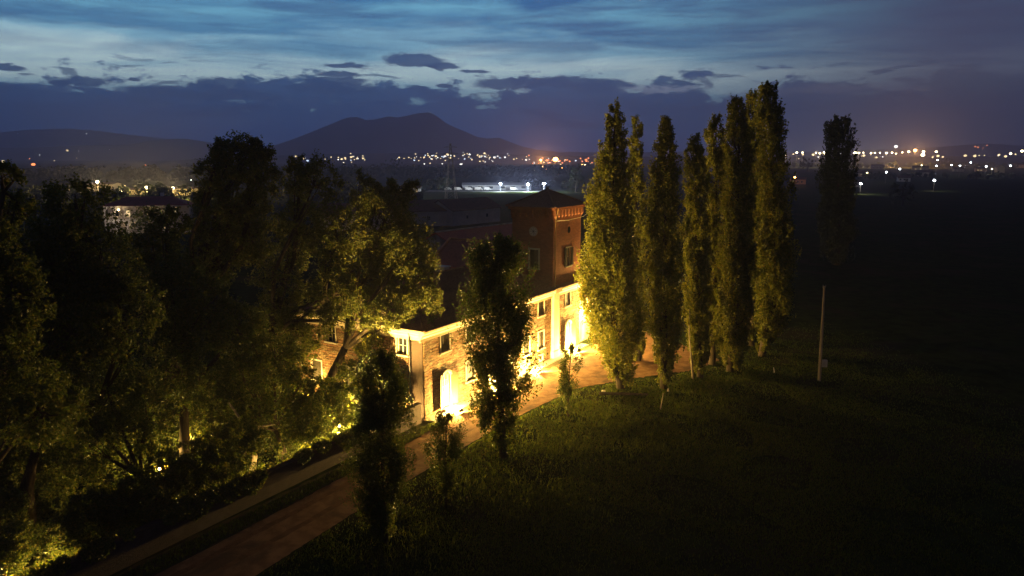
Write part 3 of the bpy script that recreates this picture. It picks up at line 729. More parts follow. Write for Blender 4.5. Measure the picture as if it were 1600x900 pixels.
def poplar(name, base_px, rows, label, group, n=30000, size=.26, leaf='poplar_leaf', bark='bark', lump=1.0, Y=None, tr=.28, gap=.0, cat='poplar tree', nlimb=26, fine=True):
    base = at(*base_px) if Y is None else np.array([*atY(base_px[0], base_px[1], Y)[:2], 0.0])
    Y = base[1]
    rows = sorted(rows, key=lambda r: -r[0])
    zz, cx, rr = [], [], []
    for y, xl, xr in rows:
        a = atY(xl, y, Y); c = atY(xr, y, Y); zz.append(max(.1, a[2])); cx.append((a[0] + c[0]) / 2 - base[0]); rr.append(abs(c[0] - a[0]) / 2)
    zz, cx, rr = map(np.array, (zz, cx, rr)); H = zz[-1]
    fine = fine and not gap; n = int(n * (1.75 if fine else 1.0)); K = int(np.clip(n / (70 if fine else 100), 24, 1100)); size = size * (.84 if fine else 1)
    zg = np.linspace(zz[0], zz[-1], 200); w = np.interp(zg, zz, rr) + .25; cdf = np.cumsum(w); cdf /= cdf[-1]
    z = np.interp(rng.uniform(0, 1, K), cdf, zg)
    r = np.interp(z, zz, rr); x0 = np.interp(z, zz, cx)
    ph = rng.uniform(0, 2 * math.pi, K)
    lob = 1 + rng.normal(scale=.05, size=K) + .18 * lump * np.sin(3 * ph + z * .9 + rnd.uniform(0, 6)) + .12 * lump * np.sin(5 * ph - z * 1.7)
    rho = np.sqrt(rng.uniform(.12, 1, K)) * r * .86 * lob
    cen = np.stack([x0 + rho * np.cos(ph), rho * np.sin(ph), z], 1)
    rad = np.clip(r * (.27 if fine else .31), .15, .75) * rng.uniform(.75, 1.3, K)
    out = np.stack([np.cos(ph), np.sin(ph), np.zeros(K)], 1)
    if fine:
        keep = rng.uniform(0, 1, K) > .62 * (np.sin(z * .8 + ph * 3 + rnd.uniform(0, 6)) > .35); cen, rad, out = cen[keep], rad[keep], out[keep]
    if gap:
        keep = (rng.uniform(0, 1, K) > gap * (np.sin(z * 1.1 + ph * 2) > -.1)); cen, rad, out = cen[keep], rad[keep], out[keep]
    C, Nn = clump_leaves(cen, rad, out, n, up=1.3, spread=.38 if fine else .5, elong=2.3 if fine else 1.5, tw=(.8, 1.8))
    C[:, 2] = np.maximum(C[:, 2], .12)
    t = MB(); lean = np.interp([0, .3 * H, .6 * H, .95 * H], zz, cx); lean[0] = 0
    t.tube([(0, 0, -.1), (lean[1] * .4, 0, .12 * H), (lean[1], 0, .3 * H), (lean[2], 0, .6 * H), (lean[3], 0, .95 * H)], [tr * 1.35, tr, tr * .8, tr * .5, .03], 9)
    order = rng.permutation(len(cen))[:nlimb]
    for i in order:
        c = cen[i]; zb = max(.25, c[2] - rng.uniform(1.2, 3.2) * max(.4, r.max() / 2.4)); xb = np.interp(zb, zz, cx) if zb > .3 * H else lean[1] * zb / (.3 * H)
        mid = np.array([xb + (c[0] - xb) * .7, c[1] * .7, zb + (c[2] - zb) * .45])
        t.tube([(xb, 0, zb), mid, c], [tr * .34, tr * .2, .02], 5, cap=False)
    return tree_obj(name, base, label, cat, group, C, Nn, size, leaf, t, bark)
def broad(name, base, blobs, label, group, n=40000, size=.22, leaf='robinia_leaf', bark='bark', cat='tree', tr=.4, up=.1, spread=.9, shell=.35, per=10, K=None, tw=(.6, 1.5), asp=.6, fork=.3, bare=0):
    """blobs: (px, py, rx, ry, dY) ellipses of foliage in the photograph, each at its own depth"""
    base = np.array([float(base[0]), float(base[1]), 0.0])
    cs, rs = [], []
    for bx in blobs:
        px, py, rx, ry, dY = bx
        Y = base[1] + dY; c = atY(px, py, Y); k = Y / F * 1.0
        cs.append(c - base); rs.append((rx * k, (rx + ry) * .5 * k * .9, ry * k))
    cs = np.array(cs); rs = np.array(rs); vol = rs.prod(1) ** .75; vol /= vol.sum()
    K = K or int(np.clip(n / 130, 20, 420))
    j = rng.choice(len(cs), K, p=vol); d = rdir(K); rho = rng.uniform(shell, 1, K) ** .6
    cen = cs[j] + d * rs[j] * rho[:, None]
    cen[:, 2] = np.maximum(cen[:, 2], .35)
    rad = np.clip(rs[j].min(1) * .3, .2, 1.0) * rng.uniform(.7, 1.35, K)
    C, Nn = clump_leaves(cen, rad, d, n, up=up, spread=spread, per=per, tw=tw)
    C[:, 2] = np.maximum(C[:, 2], .1)
    H = (cs[:, 2] + rs[:, 2]).max(); t = MB()
    cx, cy = cs[:, 0].mean(), cs[:, 1].mean(); zf = fork * H
    fp = np.array([cx * .35, cy * .35, zf])
    t.tube([(0, 0, -.1), (cx * .05, cy * .05, zf * .4), fp], [tr * 1.4, tr, tr * .8], 9)
    for q in range(len(cs)):
        c = cs[q]
        if c[2] < zf * .8: s0 = fp * np.clip(c[2] / zf * .6, .1, 1)
        else: s0 = fp
        m = s0 + (c - s0) * .5 + rng.normal(scale=.03 * H, size=3); e = c + np.array([0, 0, rs[q, 2] * .5])
        t.tube([s0, m, c, e], [tr * .6, tr * .42, tr * .25, .03], 7, cap=False)
        near_ = np.where(j == q)[0][:8]
        for i in near_:
            t.tube([m if rng.random() < .4 else c, (c + cen[i]) / 2 + rng.normal(scale=.25, size=3), cen[i]], [tr * .2, tr * .1, .015], 5, cap=False)
    return tree_obj(name, base, label, cat, group, C, Nn, size, leaf, t, bark, asp)

G1 = 'tall poplars in the row beside the forecourt'
poplar('poplar_tree', (970, 607), [(162, 959, 967), (180, 950, 976), (215, 940, 978), (260, 930, 984), (320, 920, 992), (400, 906, 1000), (450, 905, 1004), (500, 908, 1008), (540, 925, 1004), (570, 950, 995), (598, 957, 988)],
       'tall poplar nearest the villa, its left side brightly lit yellow green', G1, 46000, .27, tr=.34)
poplar('poplar_tree', (996, 590), [(183, 989, 995), (200, 985, 1002), (260, 978, 1008), (340, 976, 1012), (430, 980, 1014), (500, 980, 1012), (560, 985, 1006)],
       'slim dark poplar spire tucked close behind the brightest poplar', G1, 18000, .26, Y=77.5)
poplar('poplar_tree', (1037, 607), [(187, 1036, 1044), (210, 1026, 1053), (250, 1016, 1060), (310, 1010, 1066), (400, 1009, 1068), (470, 1010, 1068), (530, 1012, 1064), (560, 1022, 1056), (598, 1030, 1046)],
       'second tall poplar from the villa, pointed, standing alone between gaps', G1, 34000, .26, tr=.3)
poplar('poplar_tree', (1094, 590), [(212, 1082, 1092), (240, 1072, 1102), (300, 1066, 1108), (400, 1066, 1112), (480, 1068, 1112), (540, 1074, 1110), (582, 1086, 1103)],
       'third tall poplar from the villa with a bare leaning stem at its foot', G1, 26000, .26, tr=.26)
poplar('poplar_tree', (1112, 585), [(181, 1116, 1124), (205, 1104, 1134), (260, 1100, 1138), (350, 1098, 1138), (450, 1096, 1136), (540, 1096, 1130)],
       'narrow poplar rising just behind and above the third poplar', G1, 22000, .26, Y=76)
poplar('poplar_tree', (1140, 580), [(152, 1146, 1158), (175, 1136, 1170), (230, 1128, 1180), (320, 1126, 1184), (420, 1124, 1182), (500, 1122, 1178), (545, 1126, 1168), (572, 1132, 1156)],
       'broad brownish poplar left of the tallest poplar', G1, 34000, .27, tr=.3)
poplar('poplar_tree', (1190, 556), [(132, 1196, 1212), (150, 1180, 1221), (200, 1176, 1226), (280, 1178, 1234), (380, 1178, 1242), (450, 1180, 1242), (510, 1180, 1226), (545, 1180, 1200)],
       'tallest poplar at the right end of the lit row', G1, 36000, .30, tr=.32)
poplar('poplar_tree', (1172, 560), [(142, 1170, 1180), (170, 1162, 1192), (260, 1160, 1196), (360, 1160, 1198), (450, 1162, 1196), (530, 1166, 1190)],
       'thin poplar spire squeezed between the two tallest poplars', G1, 18000, .29, Y=84)
poplar('poplar_tree', (1307, 414), [(184, 1300, 1322), (200, 1290, 1334), (240, 1284, 1337), (300, 1282, 1338), (360, 1280, 1338), (392, 1284, 1334), (408, 1298, 1318)],
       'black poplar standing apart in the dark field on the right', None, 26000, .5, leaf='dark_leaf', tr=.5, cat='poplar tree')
# bare leaning stem at the foot of the third poplar
sb = at(1083, 592); b = MB().tube([(0, 0, -.05), (-.25, .1, 2.2), (-.55, .15, 4.6), (-.62, .1, 7.2)], [.12, .1, .08, .03], 7)
b.tube([(-.5, .14, 4.2), (-.2, .1, 5.4), (0, 0, 6.4)], [.05, .035, .015], 6)
o = b.build('bare_stem', 'pale_bark', None, sb, True); tag(o, 'thin pale bare stem leaning against the foot of the third poplar', 'tree stem')
# nearer poplars along the track
poplar('poplar_tree', (787, 714), [(368, 786, 798), (385, 752, 812), (400, 728, 818), (430, 722, 822), (470, 724, 830), (510, 722, 836), (555, 724, 838), (600, 734, 830), (640, 742, 820), (665, 752, 812), (700, 775, 800)],
       'bushy dark poplar standing in front of the villa, backlit by the floodlights', None, 60000, .175, leaf='young_leaf', tr=.24, lump=1.5, gap=.62, nlimb=60)
poplar('poplar_tree', (888, 652), [(538, 888, 898), (555, 874, 908), (580, 869, 911), (605, 869, 908), (630, 878, 898), (645, 885, 893)],
       'small thin young poplar lit on the grass edge right of the bushy one', 'young poplars on the grass edge', 8000, .13, leaf='young_leaf', tr=.07, gap=.6, lump=1.4)
poplar('poplar_tree', (697, 793), [(650, 692, 706), (668, 674, 720), (695, 666, 727), (720, 668, 724), (745, 680, 716), (775, 690, 706)],
       'small dark sapling poplar in front of the brightest floodlight', 'young poplars on the grass edge', 13000, .105, leaf='young_leaf', tr=.08, gap=.5, lump=1.4)
poplar('poplar_tree', (603, 846), [(551, 594, 604), (566, 580, 620), (592, 564, 634), (630, 556, 642), (670, 551, 646), (710, 548, 648), (750, 550, 646), (790, 560, 632), (820, 576, 622), (838, 590, 614)],
       'dark feathery poplar nearest the camera, between track and grass', None, 52000, .12, leaf='young_leaf', tr=.14, gap=.5, lump=1.3, nlimb=50)

# big trees in the garden
broad('robinia_tree', L(-3.5, 8.5)[:2], [(640, 400, 44, 62, 0), (600, 345, 48, 52, 1), (655, 470, 38, 36, -1), (575, 430, 40, 60, 2), (620, 300, 40, 24, 3), (600, 490, 44, 26, -1), (570, 300, 24, 34, 4)],
      'big feathery tree overhanging the near corner of the villa roof, lit yellow green', 'big garden trees', 76000, .18, 'robinia_leaf', tr=.38, fork=.28, up=.1)
broad('robinia_tree', L(-9, 10)[:2], [(490, 290, 44, 44, 1), (525, 370, 40, 60, 0), (470, 360, 42, 50, 3), (440, 440, 44, 50, 2), (520, 460, 40, 44, 0), (470, 265, 26, 22, 2), (420, 500, 40, 30, 0), (470, 515, 42, 34, -1), (525, 500, 34, 26, -2), (400, 560, 40, 40, -1)],
      'tall ragged tree left of the feathery one, second of the big garden trees', 'big garden trees', 44000, .2, 'robinia_leaf', tr=.38, fork=.35)
broad('robinia_tree', L(-10, 19)[:2], [(372, 255, 46, 40, 0), (335, 270, 36, 34, -2), (405, 280, 40, 50, 1), (350, 330, 52, 44, 0), (390, 370, 48, 60, 2), (345, 232, 14, 20, 0), (388, 230, 24, 18, 1), (330, 400, 46, 50, 0), (410, 230, 16, 16, 1)],
      'highest of the big garden trees with a ragged dark crown against the mountain', 'big garden trees', 46000, .22, 'robinia_leaf', tr=.45, fork=.4)
broad('garden_tree', L(-17, 8)[:2], [(270, 470, 60, 80, 0), (240, 400, 44, 50, 2), (320, 480, 50, 70, 0), (260, 350, 34, 30, 3), (370, 520, 48, 60, 1), (260, 580, 60, 60, -1)],
      'dark bushy garden tree in front of the highest tree, left of the track wall', 'dark garden trees', 40000, .2, 'garden_leaf', tr=.34, fork=.3)
broad('garden_tree', L(-27, 9)[:2], [(120, 330, 56, 54, 0), (80, 420, 80, 80, 0), (160, 420, 60, 70, 1), (110, 520, 90, 80, -1), (200, 500, 50, 70, 0), (30, 330, 34, 40, 2)],
      'large black garden tree near the left edge of the frame', 'dark garden trees', 50000, .19, 'garden_leaf', tr=.4, fork=.3)
broad('garden_tree', L(-33, 7)[:2], [(6, 300, 30, 52, 0), (-30, 380, 60, 80, 0), (20, 460, 50, 70, 0), (0, 580, 70, 90, -1), (60, 640, 70, 60, -2)],
      'tall black garden tree cut by the left edge of the frame', 'dark garden trees', 36000, .18, 'garden_leaf', tr=.36, fork=.3)
broad('garden_tree', L(-22, 3.2)[:2], [(170, 620, 60, 70, 0), (140, 700, 60, 60, 0), (230, 660, 46, 60, 1), (110, 620, 50, 60, 1)],
      'mid sized dark garden tree just behind the wall at lower left', 'dark garden trees', 26000, .16, 'garden_leaf', tr=.22, fork=.25)
broad('garden_tree', L(-12, 3.6)[:2], [(380, 590, 50, 54, 0), (430, 560, 40, 44, 2), (400, 650, 46, 36, 0), (340, 600, 40, 50, 0), (470, 600, 36, 40, 1)],
      'dark garden tree behind the wall in the middle of the garden row', 'dark garden trees', 26000, .17, 'garden_leaf', tr=.22, fork=.25)
# forked pale limbs seen in the lamp light
pb = L(-15.5, 3.0); b = MB().tube([(0, 0, 0), (.3, .2, 1.8), (.2, .4, 3.4)], [.24, .2, .16], 8)
b.tube([(.2, .4, 3.4), (-.6, .3, 4.4), (-1.2, .1, 5.6)], [.13, .1, .04], 7, False).tube([(.2, .4, 3.4), (.9, .1, 3.9), (1.9, -.1, 4.1)], [.12, .09, .04], 7, False)
o = b.build('forked_stem', 'pale_bark', None, pb, True); tag(o, 'pale forked bare tree stem behind the garden wall, caught by lamp light', 'tree stem')

# round glossy tree, cypress and shrubs between garden wall and house
broad('glossy_tree', at(598, 655)[:2], [(600, 596, 40, 44, 0), (590, 575, 30, 26, 0), (618, 615, 28, 32, 0)], 'round glossy dark evergreen tree beside the near end wall of the villa', None, 12000, .19, 'shiny_leaf', tr=.16, shell=.5, spread=.8, up=.2, tw=(.3, .7))
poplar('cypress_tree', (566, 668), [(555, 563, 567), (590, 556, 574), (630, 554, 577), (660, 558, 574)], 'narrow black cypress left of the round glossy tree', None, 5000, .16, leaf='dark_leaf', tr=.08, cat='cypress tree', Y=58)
GS = 'garden shrubs lit by lamps behind the wall'
shr = [((20, 850), [(20, 850, 50, 40, 0), (-10, 800, 50, 40, 0)], 'big leafy shrub glowing yellow green in the bottom left corner', 16000),
       ((70, 800), [(75, 790, 46, 44, 0), (100, 760, 36, 36, 0)], 'leafy shrub just above the corner shrub, its lower leaves lit', 12000),
       ((235, 690), [(235, 640, 34, 70, 0), (262, 590, 34, 46, 0), (250, 700, 30, 40, 0)], 'tall leafy shrub lit bright left of the forked stem', 20000),
       ((300, 700), [(300, 660, 36, 48, 0), (285, 720, 30, 24, 0)], 'leafy shrub under the forked stem', 12000),
       ((345, 690), [(345, 665, 30, 40, 0)], 'dim leafy shrub right of the forked stem', 7000),
       ((425, 700), [(425, 680, 32, 36, 0), (405, 700, 24, 20, 0)], 'leafy shrub beside the small bright garden lamp', 11000),
       ((470, 670), [(480, 655, 36, 36, 0), (500, 620, 34, 34, 1)], 'green shrub in the middle of the lit garden', 13000),
       ((525, 645), [(528, 630, 30, 36, 0), (540, 590, 26, 30, 1)], 'green lit shrub left of the cypress', 11000),
       ((455, 560), [(455, 545, 26, 40, 0)], 'shrub against the garden side wall, seen through the big trees', 6000),
       ((635, 640), [(636, 618, 14, 26, 0)], 'small climbing shrub at the foot of the villa corner', 3500)]
for (bp, bl_, lab, n) in shr:
    broad('garden_shrub', at(*bp)[:2], bl_, lab, GS, n, .17, 'garden_leaf', cat='shrub', tr=.06, shell=.3, spread=1, up=.3, fork=.15, tw=(.4, .9))
ords = ['first', 'second', 'third', 'fourth', 'fifth', 'sixth', 'seventh', 'eighth', 'ninth', 'tenth', 'eleventh', 'twelfth', 'thirteenth', 'fourteenth']
for i in range(12):
    if i in (2, 10): continue
    px = 520 - i * 47; wy = 678 + (555 - px) * .47
    c = at(px, wy + 12); c = L(*(np.array([(c - A) @ E1, max(.8, (c - A) @ E2 + .4)])))
    broad('garden_bush', c[:2], [(px, wy - 44, 38, 50, 0), (px - 20, wy - 16, 30, 30, -.5), (px + 16, wy - 84, 30, 42, .8)], 'dark bush close behind the garden wall, %s along from the villa' % ords[i], 'dark bushes behind the garden wall', 11000, .16, 'garden_leaf', cat='shrub', tr=.06, shell=.2, fork=.15, tw=(.4, .9))
for i in range(10):
    px = 440 - i * 50; wy = 600 + (440 - px) * .30
    c = at(px, wy + 46)
    broad('garden_bush', c[:2], [(px, wy - 6, 48, 62, 0), (px + 24, wy - 66, 42, 50, .8), (px - 20, wy + 20, 34, 34, -.5)], 'dark tall bush deeper in the garden, %s from the end wall of the villa' % ords[i], 'tall dark bushes under the garden trees', 15000, .2, 'garden_leaf', cat='shrub', tr=.1, shell=.2, fork=.2, tw=(.4, 1.1))
# creeper with pale young leaves on the near end wall
broad('climbing_plant', L(.9 - 1.3, 5.4)[:2], [(588, 520, 26, 34, 0), (570, 545, 20, 20, .3)], 'climbing plant with pale leaves on the near end wall below the eaves', None, 7000, .17, 'poplar_leaf', cat='climbing plant', tr=.05, shell=.2)

# ivy covering the garden floor (uncountable)
def ivy():
    n = 60000; s_ = rng.uniform(-75, -.5, n); t_ = rng.uniform(.4, 24, n)
    P = A + np.outer(s_, E1) + np.outer(t_, E2); P[:, 2] = rng.uniform(.03, .5, n) * (.5 + .5 * np.abs(np.sin(P[:, 0] * .9) * np.cos(P[:, 1] * .7)))
    V, Q = leaf_quads(P, rdir(n) * .7 + np.array([0, 0, .8]), .3, .8)
    tag(np_mesh('ground_cover', V, Q, 'garden_leaf'), 'low ivy covering the garden floor between wall and trees', 'ground cover', None, 'stuff')
ivy()
def wall_ivy():
    n = 90000; s_ = rng.uniform(-70, -3, n); lob = np.sin(s_ * .55) + .7 * np.sin(s_ * 1.37 + 1) + .5 * np.sin(s_ * 3.1)
    drop = np.clip(.35 + .38 * lob, 0, 1.3); q = rng.uniform(0, 1, n)
    z_ = 1.95 - q ** 1.2 * (drop + .12) + rng.normal(scale=.08, size=n); keep = (drop > .12) & (z_ > .1); s_, z_, q = s_[keep], z_[keep], q[keep]; m = len(s_)
    t_ = np.where(z_ > 1.76, rng.uniform(-.34, .5, m), rng.uniform(-.42, -.15, m)) + rng.normal(scale=.05, size=m)
    P = A + np.outer(s_, E1) + np.outer(t_, E2); P[:, 2] = z_
    V, Q = leaf_quads(P, rdir(m) * .8 + np.array([0, 0, .5]) - E2 * .5, .15, .8)
    tag(np_mesh('wall_ivy', V, Q, 'garden_leaf'), 'dark ivy spilling over the coping of the garden wall', 'ivy', None, 'stuff')
wall_ivy()
# grass: blades on the lawn right of the track (uncountable)
def inside(P, poly):
    x, y = P[:, 0], P[:, 1]; r = np.zeros(len(P), bool); n = len(poly)
    for i in range(n):
        x1, y1 = poly[i]; x2, y2 = poly[(i + 1) % n]
        c = ((y1 > y) != (y2 > y)) & (x < (x2 - x1) * (y - y1) / (y2 - y1 + 1e-12) + x1); r ^= c
    return r
lawn = [P2(*q) for q in [(400, 930), (400, 902), (560, 800), (660, 742), (745, 690), (825, 645), (902, 608), (1040, 588), (1130, 572), (1160, 548), (1260, 500), (1600, 500), (1600, 980), (400, 980)]]
lo = np.min(lawn, 0); hi = np.max(lawn, 0)
def blades(name, n, hgt, mat, poly, label=None, dens=None, wid=.035):
    lo, hi = np.min(poly, 0), np.max(poly, 0)
    P = rng.uniform(lo, hi, (n * 12, 2)); P = P[inside(P, poly)]
    if dens is not None: P = P[rng.uniform(0, 1, len(P)) < dens(P)]
    P = P[:n]; n = len(P)
    h = rng.uniform(*hgt, n)[:, None]; a = rng.uniform(0, 2 * math.pi, n); w = np.stack([np.cos(a), np.sin(a), 0 * a], 1) * wid * rng.uniform(.7, 1.4, (n, 1))
    c = np.concatenate([P, np.zeros((n, 1))], 1); ln = np.stack([np.cos(a * 1.7), np.sin(a * 1.7), 0 * a], 1) * h * rng.uniform(.1, .6, (n, 1))
    V = np.stack([c - w, c + w, c + ln + np.array([0, 0, 1]) * h], 1).reshape(-1, 3)
    o = np_mesh(name, V, np.arange(3 * n).reshape(-1, 3), mat, None, 3)
    return tag(o, label, 'grass', None, 'stuff')
def patch(P): return np.clip((96 - P[:, 1]) / 26, 0, 1) * np.clip((46 - P[:, 0]) / 26, 0, 1) * (.25 + .75 * (np.sin(P[:, 0] * .55 + 1.3 * np.sin(P[:, 1] * .31)) * np.sin(P[:, 1] * .47 + P[:, 0] * .2) > -.15))
blades('grass', 170000, (.06, .19), 'grass_blade', lawn, 'uneven grass lit at its edge beside the dirt track', patch)
blades('verge_grass', 26000, (.06, .24), 'dry_leaf', [L2(-70, -.3), L2(0, -.95), L2(0, -1.9), L2(-70, -2.45)], 'thin grass on the strip between garden wall and track')
def tall(P):
    c = [(at(880, 700)[:2], 3.0), (at(960, 660)[:2], 3.2), (at(760, 760)[:2], 2.6), (at(1010, 700)[:2], 3), (at(850, 780)[:2], 3), (at(650, 850)[:2], 2), (at(1100, 640)[:2], 3)]
    d = np.zeros(len(P))
    for q, r in c: d = np.maximum(d, np.exp(-((P - q) ** 2).sum(1) / r ** 2))
    return d * .8
blades('tall_grass', 22000, (.25, .6), 'dry_leaf', lawn, 'taller dry weeds standing in patches on the grass slope', tall, .02)

# ------------------------------------------------------------------ lamps near the villa
def floodlight(loc, power, label, aim=0.0, group='ground floodlights aimed at the villa front', name='floodlight', r=.12, up=.35, color=LAMP, spot=None):
    root = empty(name, loc, aim); tag(root, label, 'floodlight', group)
    MB().box(-.22, .22, -.09, .09, .16, .44).build('housing', 'dark_metal', root)
    MB().box(-.19, .19, .092, .11, .19, .41).build('lens', 'warm_lens', root)
    MB().box(-.26, -.225, -.03, .03, 0, .32).box(.225, .26, -.03, .03, 0, .32).box(-.26, .26, -.06, .06, -.03, 0).build('bracket', 'dark_metal', root)
    ld = bpy.data.lights.new('floodlight_lamp', 'POINT'); ld.energy = power; ld.color = color; ld.shadow_soft_size = r
    lo_ = bpy.data.objects.new('light', ld); COL.objects.link(lo_); lo_.parent = root; lo_.location = (0, .3, .15 + up)
    if spot:                                  # extra spot added to brighten the tree it points at
        tgt, pw, cone = spot
        sd = bpy.data.lights.new('added_tree_spot', 'SPOT'); sd.energy = pw; sd.color = color; sd.shadow_soft_size = r; sd.spot_size = R(cone); sd.spot_blend = .9
        so = bpy.data.objects.new('beam', sd); COL.objects.link(so); so.parent = root; so.location = (0, .35, .3)
        wp = Vector(loc) + Vector((0, 0, .3)); d = (Vector(tgt) - wp).normalized()
        so.rotation_euler = (Matrix.Rotation(-aim, 3, 'Z') @ d.to_track_quat('-Z', 'Y').to_matrix()).to_euler()
    return root
PW = 17000
P1T = tuple(atY(968, 400, at(970, 607)[1]))
floodlight(L(3.05, -1.6), PW * .58, 'blazing floodlight on the ground before the nearest arched door', ANG, spot=(P1T, 38000, 52))
floodlight(L(10.2, -1.6), PW * .95, 'floodlight on the ground before the arched door behind the bushy poplar', ANG, spot=(P1T, 36000, 56))
floodlight(L(17.0, -1.6), PW, 'floodlight on the ground left of the tower pilaster', ANG, spot=(tuple(atY(1036, 420, at(1037, 607)[1])), 42000, 36))
floodlight(L(26.3, -1.5), PW, 'blazing floodlight on the ground before the arched door under the tower', ANG)
floodlight(L(31.2, -1.0, 6.3), PW * .3, 'bright lamp high at the far corner of the villa, level with the eaves', ANG + math.pi, 'wall lamps at the far villa corner', 'wall_lamp', up=0)
floodlight(L(30.6, -.6, 3.6), PW * .4, 'lower bright lamp at the far corner of the villa', ANG + math.pi, 'wall lamps at the far villa corner', 'wall_lamp', up=0)
for z, s_, t_ in ((6.3, 31.2, -1.0), (3.6, 30.6, -.6)):
    b = MB().tube([L(s_, t_ - .0, z - .04), L(s_, .6, z - .04)], [.03, .03], 6); o = b.build('lamp_arm', 'dark_metal'); tag(o, 'short iron arm holding the %s lamp at the far villa corner' % ('upper' if z > 5 else 'lower'), 'lamp bracket')
def garden_lamp(px, py, power, label, color=LAMP, z=.0, loc=None):
    p = at(px, py) if loc is None else loc
    root = empty('garden_lamp', (p[0], p[1], z)); tag(root, label, 'garden lamp', 'small garden lamps behind the wall')
    MB().tube([(0, 0, 0), (0, 0, .32)], [.03, .03], 6).build('post', 'dark_metal', root)
    sphere_mb(.09, (0, 0, .42), 8, 6).build('globe', 'warm_lens', root)
    MB().tube([(0, 0, .5), (0, 0, .53)], [.13, .05], 8).build('hood', 'dark_metal', root)
    ld = bpy.data.lights.new('garden_lamp_light', 'POINT'); ld.energy = power; ld.color = color; ld.shadow_soft_size = .1
    o = bpy.data.objects.new('light', ld); COL.objects.link(o); o.parent = root; o.location = (0, 0, .75)
def behind_wall(px, t=1.0):
    c = at(px, 678 + (555 - px) * .47 + 30); return L((c - A) @ E1, t)
garden_lamp(0, 0, 3400, 'garden lamp hidden in the shrub at the bottom left corner', loc=behind_wall(25))
garden_lamp(0, 0, 1200, 'garden lamp under the shrub above the corner', loc=behind_wall(85, 1.2))
garden_lamp(250, 742, 2400, 'garden lamp in front of the tall lit shrub left of the forked stem')
garden_lamp(300, 700, 600, 'garden lamp under the forked stem')
garden_lamp(0, 0, 900, 'garden lamp close behind the wall by the small bright shrub', loc=behind_wall(428))
garden_lamp(0, 0, 1500, 'garden lamp among the green shrubs left of the cypress', loc=behind_wall(505, 1.4))
for s_, t_, p_, lab in ((-1.7, 1.1, 2000, 'garden lamp at the foot of the near end wall, closest to the corner'), (-1.5, 7.0, 4200, 'garden lamp at the middle of the near end wall'), (-1.6, 12.0, 4200, 'garden lamp at the back of the near end wall')):
    garden_lamp(0, 0, p_, lab, loc=L(s_, t_))
floodlight(L(-5.0, .05, 1.78), 500, 'small floodlight added on top of the garden wall to brighten the big feathery tree', ANG, 'added floodlights', 'added_floodlight', spot=(tuple(atY(632, 420, L(-3.5, 8.5)[1])), 46000, 88))  # added lamp, brightens the crown of the feathery tree
garden_lamp(0, 0, 3000, 'garden lamp lighting the feathery tree from below', loc=L(-5.5, 4.5))

# ------------------------------------------------------------------ small things by the track
pb = at(1280, 595); tp = atY(1288, 447, pb[1]) - pb
b = MB(); root = empty('utility_pole', pb); tag(root, 'pale wooden utility pole standing alone in the field on the right', 'utility pole')
MB().tube([(0, 0, -.1), (tp[0] * .5, 0, tp[2] * .5), (tp[0], 0, tp[2])], [.17, .14, .10], 10).build('pole', 'weathered_wood', root)
MB().box(.12, .62, -.18, .18, 1.45, 2.15).box(.08, .12, -.05, .05, 1.6, 2.0).build('meter_box', 'concrete', root)
MB().tube([(tp[0] - .12, 0, tp[2] - .15), (tp[0] - .12, 0, tp[2] + .12)], [.04, .03], 6).tube([(tp[0] + .14, 0, tp[2] - .15), (tp[0] + .14, 0, tp[2] + .1)], [.04, .03], 6).build('insulator', 'steel', root)
p = at(968, 618)
b = MB().tube([(-1.9, .1, .17), (0, 0, .18), (2.6, -.15, .16)], [.15, .14, .11], 9); o = b.build('felled_log', 'bark', None, p); tag(o, 'felled log lying on the grass at the foot of the brightest poplar', 'log')
p = at(943, 616); o = MB().box(-.16, .16, -.15, .15, 0, .38).build('stone_block', 'stone_trim', None, p); tag(o, 'small pale stone block at the left end of the felled log', 'stone')
for (px, py, h, lean, lab, m) in ((1032, 640, 1.5, .2, 'thin bare twig stake standing in the dark grass below the poplars', 'weathered_wood'), (1210, 583, .6, -.1, 'short pale stake at the edge of the field track', 'white_wood'), (1150, 572, 1.0, .1, 'thin stake right of the fourth poplar foot', 'white_wood'), (1044, 612, .3, 0, 'little pale boundary stone right of the second poplar', 'stone_trim')):
    o = MB().tube([(0, 0, 0), (lean * .5, 0, h * .5), (lean, .05, h)], [.05 if h > .5 else .12, .045 if h > .5 else .12, .03 if h > .5 else .08], 7).build('wooden_stake' if h > .5 else 'boundary_stone', m, None, at(px, py)); tag(o, lab, 'stake' if h > .5 else 'stone')

